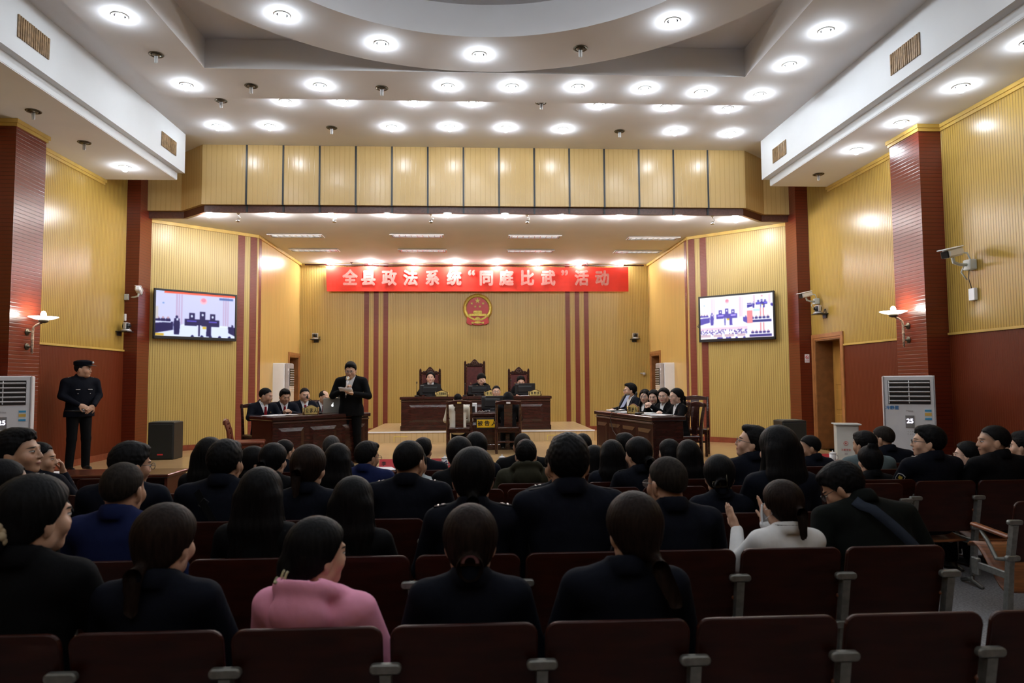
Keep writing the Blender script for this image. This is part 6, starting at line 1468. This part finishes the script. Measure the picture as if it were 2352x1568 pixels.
aud(5, 2221, 1013, 6.15, 'the woman in round glasses', 'woman with black hair and glasses looking left, between patched officer and man in profile', head=(55, 2, 0), hair='lowbun', fem=True, glasses='g', top='black', skin='c')
aud(5, 2326, 1000, 6.3, 'the man in the light blue collar', 'short-haired man with light blue collar at the far right behind the man in profile', head=(45, 0, 0), hair='crew', top='black', shirt='lblue', skin='b')
# --- front row at the long tables
aud(6, 650, 1007, 6.75, 'the front-row man with glasses', 'man with short hair and glasses at the front tables, below the prosecutors\' desk', head=(-35, -5, 0), hair='crew', glasses='k', top='navy', skin='b')
aud(6, 762, 998, 6.75, 'the grey-haired man', 'grey-haired man in the front row below the speaker with microphone', hair='crew', hc='g', top='navy', skin='b')
aud(6, 970, 1004, 6.75, 'the front-row man in dark jacket', 'man with thick greying black hair in dark high-collared jacket, right of the bald-spot officer', hair='short', hc='k', top='navy', head=(-18, 0, 0), skin='b', wide=1.2)
aud(6, 1200, 993, 6.75, 'the front-row man in dark suit', 'man with cropped grey hair in dark suit before the accused in black', hair='crew', hc='s', top='black', skin='b', wide=1.25)
aud(6, 1437, 993, 6.75, 'the front-row man by the defence desk', 'black-haired man in the front row just below the defence desk panels', head=(35, 0, 0), hair='short', top='navy', skin='a')
aud(6, 1862, 997, 6.65, 'the man in profile by the speaker', 'man with short black hair in left profile before the right loudspeaker, navy jacket', head=(62, -4, 0), hair='crew', top='navy', skin='b', wide=1.15, yaw=15)
aud(6, 2032, 976, 6.85, 'the suited man left of the air conditioner', 'man with cropped hair and glasses in dark suit, left of the right air conditioner', head=(40, -6, 0), hair='crew', hc='s', glasses='k', top='navy', skin='b', wide=1.3)
aud(6, 1338, 995, 6.75, 'the person right behind the tall man', 'dark-haired person peeking out right behind the tall man with thinning crown', hair='short', top='navy')
# --- seats: main block on its grid, seats of the further rows under their sitters
ROWN = {1: 'nearest row', 2: 'second row', 3: 'third row', 4: 'fourth row'}
occ = {}
for rw, px, sh, loc, s in AUD:
    best = rw if rw <= 4 else rw
    if loc[0] < 3.6 and rw <= 4:
        n = round((loc[0] - COL0) / PITCH_X)
        occ.setdefault((rw, n), sh)
GRID = {1: (-3, 5), 2: (-4, 4), 3: (-5, 4), 4: (-8, 6)}
EXTRA4 = {}
for rw, (a, b) in GRID.items():
    em = [n for n in range(a, b + 1) if (rw, n) not in occ]; tot = len(em)
    for n in range(a, b + 1):
        who = occ.get((rw, n))
        if who: lab = 'dark wooden seat in the %s under %s' % (ROWN[rw], who)
        else: lab = 'empty dark wooden seat in the %s, %s empty one from the left' % (ROWN[rw], ORD[em.index(n)])
        put_seat(COL0 + PITCH_X * n, ROWY[rw], who is not None, n == b, lab)
for rw, px, sh, loc, s in AUD:
    if loc[0] >= 3.6 and rw == 4: continue
    if rw >= 5: put_seat(loc[0], loc[1] - .22 * s, True, True, 'dark wooden seat under ' + sh)
for n, (x, y, lab, fl) in enumerate(((4.03, 5.745, 'dark red wooden seat back of the right block behind the officer with shoulder patch', 1), (4.59, 5.745, 'dark red wooden seat back of the right block behind the man in profile', 1), (5.15, 5.745, 'dark red wooden seat of the right block at the right picture edge', 1), (4.09, 4.74, 'aisle seat of the right block with visible brown seat pan and armrest', 0))):
    put_seat(x, y, fl, n in (2,), lab)
for n, (x, y, lab) in enumerate(((-4.0, 6.60, 'empty dark seat beside the left front table, left of a pair'), (-3.44, 6.60, 'empty dark seat beside the left front table, right of a pair'))): put_seat(x, y, 0, n == 1, lab)
for k_ in fresh:
    for o_ in list(PROTO[k_].children_recursive) + [PROTO[k_]]: bpy.data.objects.remove(o_)
# ================================================================ FRONT TABLES
TZ = .693
def front_table(label, x0, x1, y0=7.87, y1=8.39):
    t = thing('front_table', label, 'table', ((x0 + x1) / 2, y0, FZ), 0, 'long front tables'); w, d, h = x1 - x0, y1 - y0, TZ - FZ
    mb = MB(); mb.box((0, d / 2, h - .02), (w + .04, d + .04, .04), .01); mb.build('top', m_desk_red, t)
    mb = MB(); mb.box((0, d - .02, h / 2), (w - .04, .025, h - .06), .004); mb.build('modesty_panel', m_desk_red, t)
    for sx in (-1, 1): mb = MB(); mb.box((sx * (w / 2 - .02), d / 2, (h - .04) / 2), (.035, d - .03, h - .04), .004); mb.build('side_panel', m_desk_red, t)
    mb = MB(); mb.box((0, d * .45, h - .16), (w - .06, d * .7, .02), .003); mb.build('shelf', m_desk_red, t); return t
front_table('long red-brown front table on the left, its end by the aisle', -5.67, -3.45)
front_table('long red-brown front table in the middle carrying red name cards', -2.49, 2.49)
front_table('long red-brown front table on the right before the power cabinet', 3.18, 5.3)
def card(px, txt, label, Y=8.2):
    p = atY(px, 1062, Y); t = thing('name_card', label, 'name card', (p[0], Y, TZ), 0, 'red name cards')
    mb = MB(); vs = [(-.11, -.035, 0), (.11, -.035, 0), (.11, 0, .10), (-.11, 0, .10), (-.11, .035, 0), (.11, .035, 0)]; mb.add(vs, [(0, 1, 2, 3), (3, 2, 5, 4), (0, 3, 4), (1, 5, 2), (0, 4, 5, 1)]); c = mb.build('folded_card', m_red_card, t)
    if txt: text('lettering', txt, .055, m_blk_txt, c, (-.055, -.021, .045), rot(rx=-.34), .001, .0006)
card(776, '', 'red folded name card between the long-haired woman and the undercut man'); card(893, '李', 'red folded name card marked 李, left of the bald-spot officer'); card(1012, '', 'red folded name card left of the blue and white cup'); card(1832, '', 'red folded name card before the right loudspeaker'); card(1893, '', 'red folded name card left of the white cup at right')
def cup(px, label, deco, Y=8.05, h=.115):
    p = atY(px, 1060, Y); t = thing('teacup', label, 'cup', (p[0], Y, TZ), 0, 'lidded porcelain cups'); por = mat('white_porcelain', (.72, .73, .76), .15, coat=.4)
    mb = MB(); mb.lathe([(.026, 0), (.030, .004), (.036, .03), (.040, h), (.036, h), (.0001, h - .004)], 18); mb.build('cup_body', por, t)
    mb = MB(); mb.lathe([(.043, h), (.042, h + .008), (.02, h + .02), (.006, h + .024), (.009, h + .034), (.0001, h + .042)], 18); mb.build('lid', por, t)
    mb = MB(); mb.tube([(.037, 0, h * .85), (.062, 0, h * .8), (.066, 0, h * .5), (.036, 0, h * .3)], .005, 6); mb.build('handle', por, t)
    if deco:
        mb = MB(); r = random.Random(3)
        for i in range(16): a = r.uniform(-2.6, -.5); z = r.uniform(.2, .85) * h; rr = .034 + .006 * z / h + .002; mb.ball((rr * math.cos(a), rr * math.sin(a), z), (.008, .005, .006), 6)
        mb.build('blue_pattern', mat('cobalt_glaze', (.02, .03, .2), .2), t)
cup(1022, 'white lidded cup with blue pattern, right of a red name card', True); cup(1153, 'plain white lidded cup between the accused chairs, front row', False); cup(1262, 'plain white lidded cup left behind the tall man', False); cup(1913, 'plain white lidded cup on the right front table', False)
p = atY(868, 1080, 8.0); papers('open white booklet on the middle front table by the undercut man', (p[0], 8.02, TZ + .002), .3, .30, .30, 3, 9)
p = atY(105, 1076, 8.0); papers('white paper on the left front table beside the officer in a cap', (p[0], 8.05, TZ + .002), .3, .3, .21, 2, 4)

# ================================================================ PEOPLE ON THE STAGE
def stand(px, pfoot, Y, ptop, z0, label, yaw, **kw):
    P = atY(px, ptop, Y); sc = (P[2] - z0) / (.90 + .535 + .104 * 1.1 + .133 * 1.1 - .02); a = math.radians(yaw); hy = (.06) * sc
    return person(label, (P[0] + math.sin(a) * hy, Y - math.cos(a) * hy, z0), yaw, sc, 'stand', kw.pop('lean', 2), group='people on the stage', vox=.006, **kw), sc
# the guard by the left wall
GA = {1: ((.255, .02, 1.13), (.11, .225, 1.00), (-.75, .35, -.35), (-.1, -.9, -.4), .45), -1: ((-.255, .03, 1.13), (-.10, .235, .985), (.70, .25, -.55), (.1, -.9, -.3), .45)}
r, s = stand(190, 1077, 10.15, 826, SZ, 'uniformed guard in a black cap standing by the left wall, hands clasped, looking right', -128, hair='crew', top='police', bottom='black', head=(42, 0, 0), hem=.0, arms=GA, skin='b', wide=1.18); epaulettes(r, s)
HL, hR, up = r[1], r[2], r[3]
cp = Field(r[5] - .2, r[5] + .25, .006); cp.ell(HL((0, -.012, .075)), np.array((.092, .112, .042)) * s * 1.10, hR, .0); cp.ell(HL((0, -.005, .108)), np.array((.098, .118, .030)) * s * 1.10, hR, .03)
cap_ = cp.build('cap', CL['police'], r[0])
mb = MB(); mb.M = Matrix.Translation(Vector(HL((0, 0, 0)))) @ Matrix(hR.tolist()).to_4x4()
vs = []
for i in range(9):
    a = math.radians(30 + 15 * i); vs += [(.088 * math.cos(a) * 1.0, .10 * math.sin(a), .068), (.092 * math.cos(a), .065 + .115 * math.sin(a), .052)]
mb.add(vs, [(2 * i, 2 * i + 1, 2 * i + 3, 2 * i + 2) for i in range(8)], smooth=True); o = mb.build('visor', m_dark_pl, cap_); o.modifiers.new('solid', 'SOLIDIFY').thickness = .004
mb = MB(); mb.ball(tuple(HL((0, .122, .098))), (.016, .012, .02), 10); mb.build('badge', m_silver, cap_)
mb = MB()
for sg in (-1, 1): q = up(.33, .126, sg * .085); mb.box(tuple(q), (.06, .012, .014), .003); q = up(.27, .132, sg * .085); mb.ball(tuple(q), .008, 6)
mb.build('chest_insignia', m_silver, r[0])
mb = MB(); q = up(.008); mb.tube([(q[0] + .190 * s * math.cos(a), q[1] + .126 * s * math.sin(a), q[2]) for a in [2 * PI * i / 28 for i in range(29)]], .018, 6); bl = mb.build('belt', m_dark_pl, r[0]); mb = MB(); mb.box((q[0], q[1] + .155 * s, q[2]), (.05, .012, .04), .004); mb.build('buckle', m_silver, bl)
# the standing speaker with microphone and note
SA = {1: ((.29, .06, 1.10), (.055, .235, 1.205), (-.45, .35, .50), (-.75, .2, -.5), 1.15), -1: ((-.295, .08, 1.09), (-.085, .275, 1.135), (.62, .55, .10), (.1, -.2, 1), .55)}
r, s = stand(806, 1045, 10.75, 828, SZ, 'man in glasses and dark suit standing on stage, reading a note into a microphone', 180, hair='short', top='black', bottom='black', vneck=True, shirt='shirt', glasses='k', head=(0, -16, 0), arms=SA, skin='a', wide=1.14)
root = r[0]; W = root.matrix_basis
def world(root, p): return Matrix.Translation(root.location) @ Matrix.Rotation(root.rotation_euler[2], 4, 'Z') @ Vector(p)
hp = r[4][1][1] + np.array((-.035, .055, .05)) * s; tipd = Vector((-.05, -.30, .95)).normalized()
mc = thing('handheld_microphone', 'silver handheld microphone in the speaker\'s right hand', 'microphone', tuple(world(root, hp)))
mb = MB(); d = Matrix.Rotation(PI, 3, 'Z') @ tipd; mb.tube([tuple(d * -.14), tuple(d * .03), tuple(d * .09)], [.013, .016, .022], 12); mb.build('handle', m_silver, mc)
mb = MB(); mb.tube([tuple(d * .09), tuple(d * .105), tuple(d * .135), tuple(d * .155), tuple(d * .16)], [.026, .030, .030, .02, .008], 12); mb.build('grille', m_chrome, mc)
mb = MB(); mb.tube([tuple(d * -.18), tuple(d * -.14)], .010, 8); mb.build('antenna', m_dark_pl, mc)
hp = r[4][-1][1] + np.array((.10, .075, .035)) * s
mb = MB(); R = rot(rx=-.75)
mb.add([tuple(R @ Vector(((-.11 + .22 * i / 6), (.012 * math.sin(i * .9)), z))) for z in (0, .085) for i in range(7)], [(i, i + 1, i + 8, i + 7) for i in range(6)], smooth=True); nt = mb.build('paper_note', m_paper); nt.location = world(root, hp); nt.rotation_euler = (0, 0, PI - .25); nt.modifiers.new('solid', 'SOLIDIFY').thickness = .002; tag(nt, 'white sheet of notes held in the standing speaker\'s left hand', 'paper')
# arms resting on a desk (local)
def deskarms(sp=.12, y=.34, z=.80, cur=.4): return {sg: ((sg * .26, .12, .79), (sg * sp, y, z), (-sg * .6, .8, -.05), (0, 0, -1), cur) for sg in (-1, 1)}
CLASP = {1: ((.25, .15, .80), (.075, .36, .86), (-.75, .45, .35), (-.4, -.6, -.6), .8), -1: ((-.25, .15, .80), (-.075, .36, .86), (.75, .45, .35), (.4, -.6, -.6), .8)}
ST = 'people on the stage'
PP = ((607, 889, 10.75, 'leftmost prosecutor, man in dark suit and maroon tie looking to the right', dict(head=(42, -8, 0), skin='b', arms=deskarms(.16, .36))), (653, 891, 11.25, 'second prosecutor, man in dark suit and maroon tie with clasped hands, looking down', dict(head=(8, -14, 0), skin='b', arms=CLASP)), (700, 889, 11.75, 'third prosecutor, man in dark suit and maroon tie behind the gooseneck microphone', dict(head=(0, -4, 0), skin='a', arms=deskarms(.14, .34))), (741, 895, 12.25, 'bald prosecutor in dark suit and maroon tie behind the silver laptop', dict(head=(30, -14, 0), skin='a', hair='bald', hc='s', arms=deskarms(.12, .34))))
for i, (px, py, Y, lab, kw) in enumerate(PP):
    kw.setdefault('hair', 'crew' if i != 1 else 'short')
    r, s, loc = sit(px, py, Y, lab, yaw=-140 - 14 * (i > 0), lean=6, z0=SZ, group=ST, vneck=True, shirt='shirt', tie=True, top='navy', vox=.006, wide=1.08, **kw)
    mb = MB(); q = r[3](.36, .128, -.085); mb.ball(tuple(q), (.009, .005, .011), 8); mb.build('lapel_pin', m_brass, r[0])
    a = math.radians(-140); wood_chair('dark wooden chair of the %s' % ('leftmost prosecutor', 'second prosecutor', 'third prosecutor', 'bald prosecutor')[i], (loc[0] + math.sin(a) * .02 , loc[1] - math.cos(a) * .02, SZ), a, .46, .93, None, 1, 'prosecutors\' chairs') if 0 else wood_chair('dark wooden chair of the %s' % ('leftmost prosecutor', 'second prosecutor', 'third prosecutor', 'bald prosecutor')[i], (loc[0], loc[1], SZ), a, .46, .93, None, 1, 'prosecutors\' chairs')
# the bench
JU = ((989, 853, 15.38, 'woman judge with tied-back hair in black jacket, left at the bench, facing front', dict(head=(0, 2, 0), vneck=True, shirt='shirt', top='black', arms=deskarms(.13, .32, .80), skin='c')),
      (1103, 855, 15.38, 'presiding woman judge in black with red and gold collar, head bowed, hand at temple', dict(head=(18, -30, 0), top='black', skin='c', arms={-1: ((-.25, .24, .80), (-.105, .225, 1.02), (.05, -.05, .95), (.8, -.5, 0), .5), 1: ((.26, .12, .79), (.14, .34, .79), (-.6, .8, 0), (0, 0, -1), .4)})),
      (1196, 861, 15.38, 'woman judge with centre parting, right at the bench, looking down', dict(head=(0, -22, 0), top='black', skin='c', arms=deskarms(.13, .34, .79))))
for i, (px, py, Y, lab, kw) in enumerate(JU):
    r, s, loc = sit(px, py, Y, lab, yaw=180, lean=5, z0=DZ, group=ST, fem=True, hair='lowbun', vox=.006, **kw)
    if i == 1:
        mb = MB(); 
        for sg in (-1, 1): mb.tube([r[3](.47, .085, sg * .075), r[3](.42, .128, sg * .075), r[3](.40, .137, sg * .05)], .012, 6)
        mb.build('gold_collar_trim', m_goldp, r[0]); mb = MB(); q = r[3](.40, .140); mb.ball(tuple(q), (.035, .012, .02), 8); mb.build('red_collar_patch', m_red_card, r[0])
r, s, loc = sit(1140, 884, 13.5, 'clerk with short black hair and glasses behind the large monitor, facing front', yaw=180, lean=4, z0=SZ, group=ST, hair='crew', glasses='k', top='navy', shirt='shirt', vneck=True, skin='a', vox=.006, arms=deskarms(.12, .34, .72))
wood_chair('dark wooden chair of the clerk behind the large monitor', (loc[0], loc[1], SZ), PI, .46, .90, None, 1, 'dark high-back chairs')
# the two accused, from behind
r, s, loc = sit(1052, 902, 12.18, 'accused in a cream fleece jacket with dark fur collar, seated, seen from behind', z0=SZ, lean=7, head=(6, -22, 0), group=ST, hair='crew', hc='k', top='cream', bottom='black', vox=.006, wide=1.08)
fu = Field(r[3](.50) - .2, r[3](.50) + .2, .008); fu.ring(r[3](.485, -.02), euler(0, -22), .080 * s, .030 * s, .045 * s, .01, 1.1); fu.ell(r[3](.40, -.125), np.array((.075, .028, .07)) * s, None, .03); fu.build('fur_collar', CL['fur'], r[0])
sit(1167, 899, 12.2, 'accused in a black coat with long black hair, seated, seen from behind', z0=SZ, lean=5, head=(0, -14, 0), group=ST, fem=True, hair='bob', hc='k', top='black', bottom='black', vox=.006, wide=1.2)
# the defence
DF = ((1447, 879, 11.7, 'defence man in glasses and dark suit in left profile behind the tilted monitor', 112, (-22, 2, 0), dict(hair='swept', glasses='k', skin='a', arms=deskarms(.16, .36))), (1480, 893, 11.2, 'defence woman with thin glasses, second from left, hair down', 112, (36, -4, 0), dict(fem=True, hair='bob', glasses='g', skin='c', arms=CLASP)),
      (1500, 894, 10.72, 'defence woman with black hair behind the desk microphone, third from left', 112, (36, -4, 0), dict(fem=True, hair='bob', skin='c', arms=deskarms(.10, .36))), (1523, 890, 10.25, 'defence woman with round glasses and folded hands raised before her', 112, (34, -2, 0), dict(fem=True, hair='lowbun', glasses='g', skin='c', arms={k_: (v[0], (v[1][0], v[1][1] + .02, .98), (v[2][0], .3, .45), v[3], .9) for k_, v in CLASP.items()})),
      (1553, 891, 9.78, 'defence woman with glasses and high ponytail in left profile, nearest the camera', 100, (2, 0, 0), dict(fem=True, hair='pony', glasses='g', skin='c', arms=CLASP)))
for i, (px, py, Y, lab, yw, hd, kw) in enumerate(DF):
    r, s, loc = sit(px, py, Y, lab, yaw=yw, lean=5, head=hd, z0=SZ, group=ST, vneck=True, shirt='shirt', top='navy' if i == 0 else 'black', vox=.006, **kw)
    a = math.radians(100); wood_chair('dark wooden chair of the ' + ('man in glasses', 'second defence woman with thin glasses', 'third defence woman', 'woman with folded hands', 'woman with high ponytail')[i], (loc[0] + .0, loc[1], SZ), a, .44, .93, None, 1, 'defence chairs')
p = atZ(1607, 1046, SZ); wood_chair('empty dark high-back chair right of the defence desk, the right one of two', (p[0] - .05, 11.25, SZ), 2.75, .46, .98, None, 1, 'dark high-back chairs'); wood_chair('empty dark high-back chair right of the defence desk, the left one of two', (p[0] - .42, 11.55, SZ), 2.45, .46, .98, None, 1, 'dark high-back chairs')
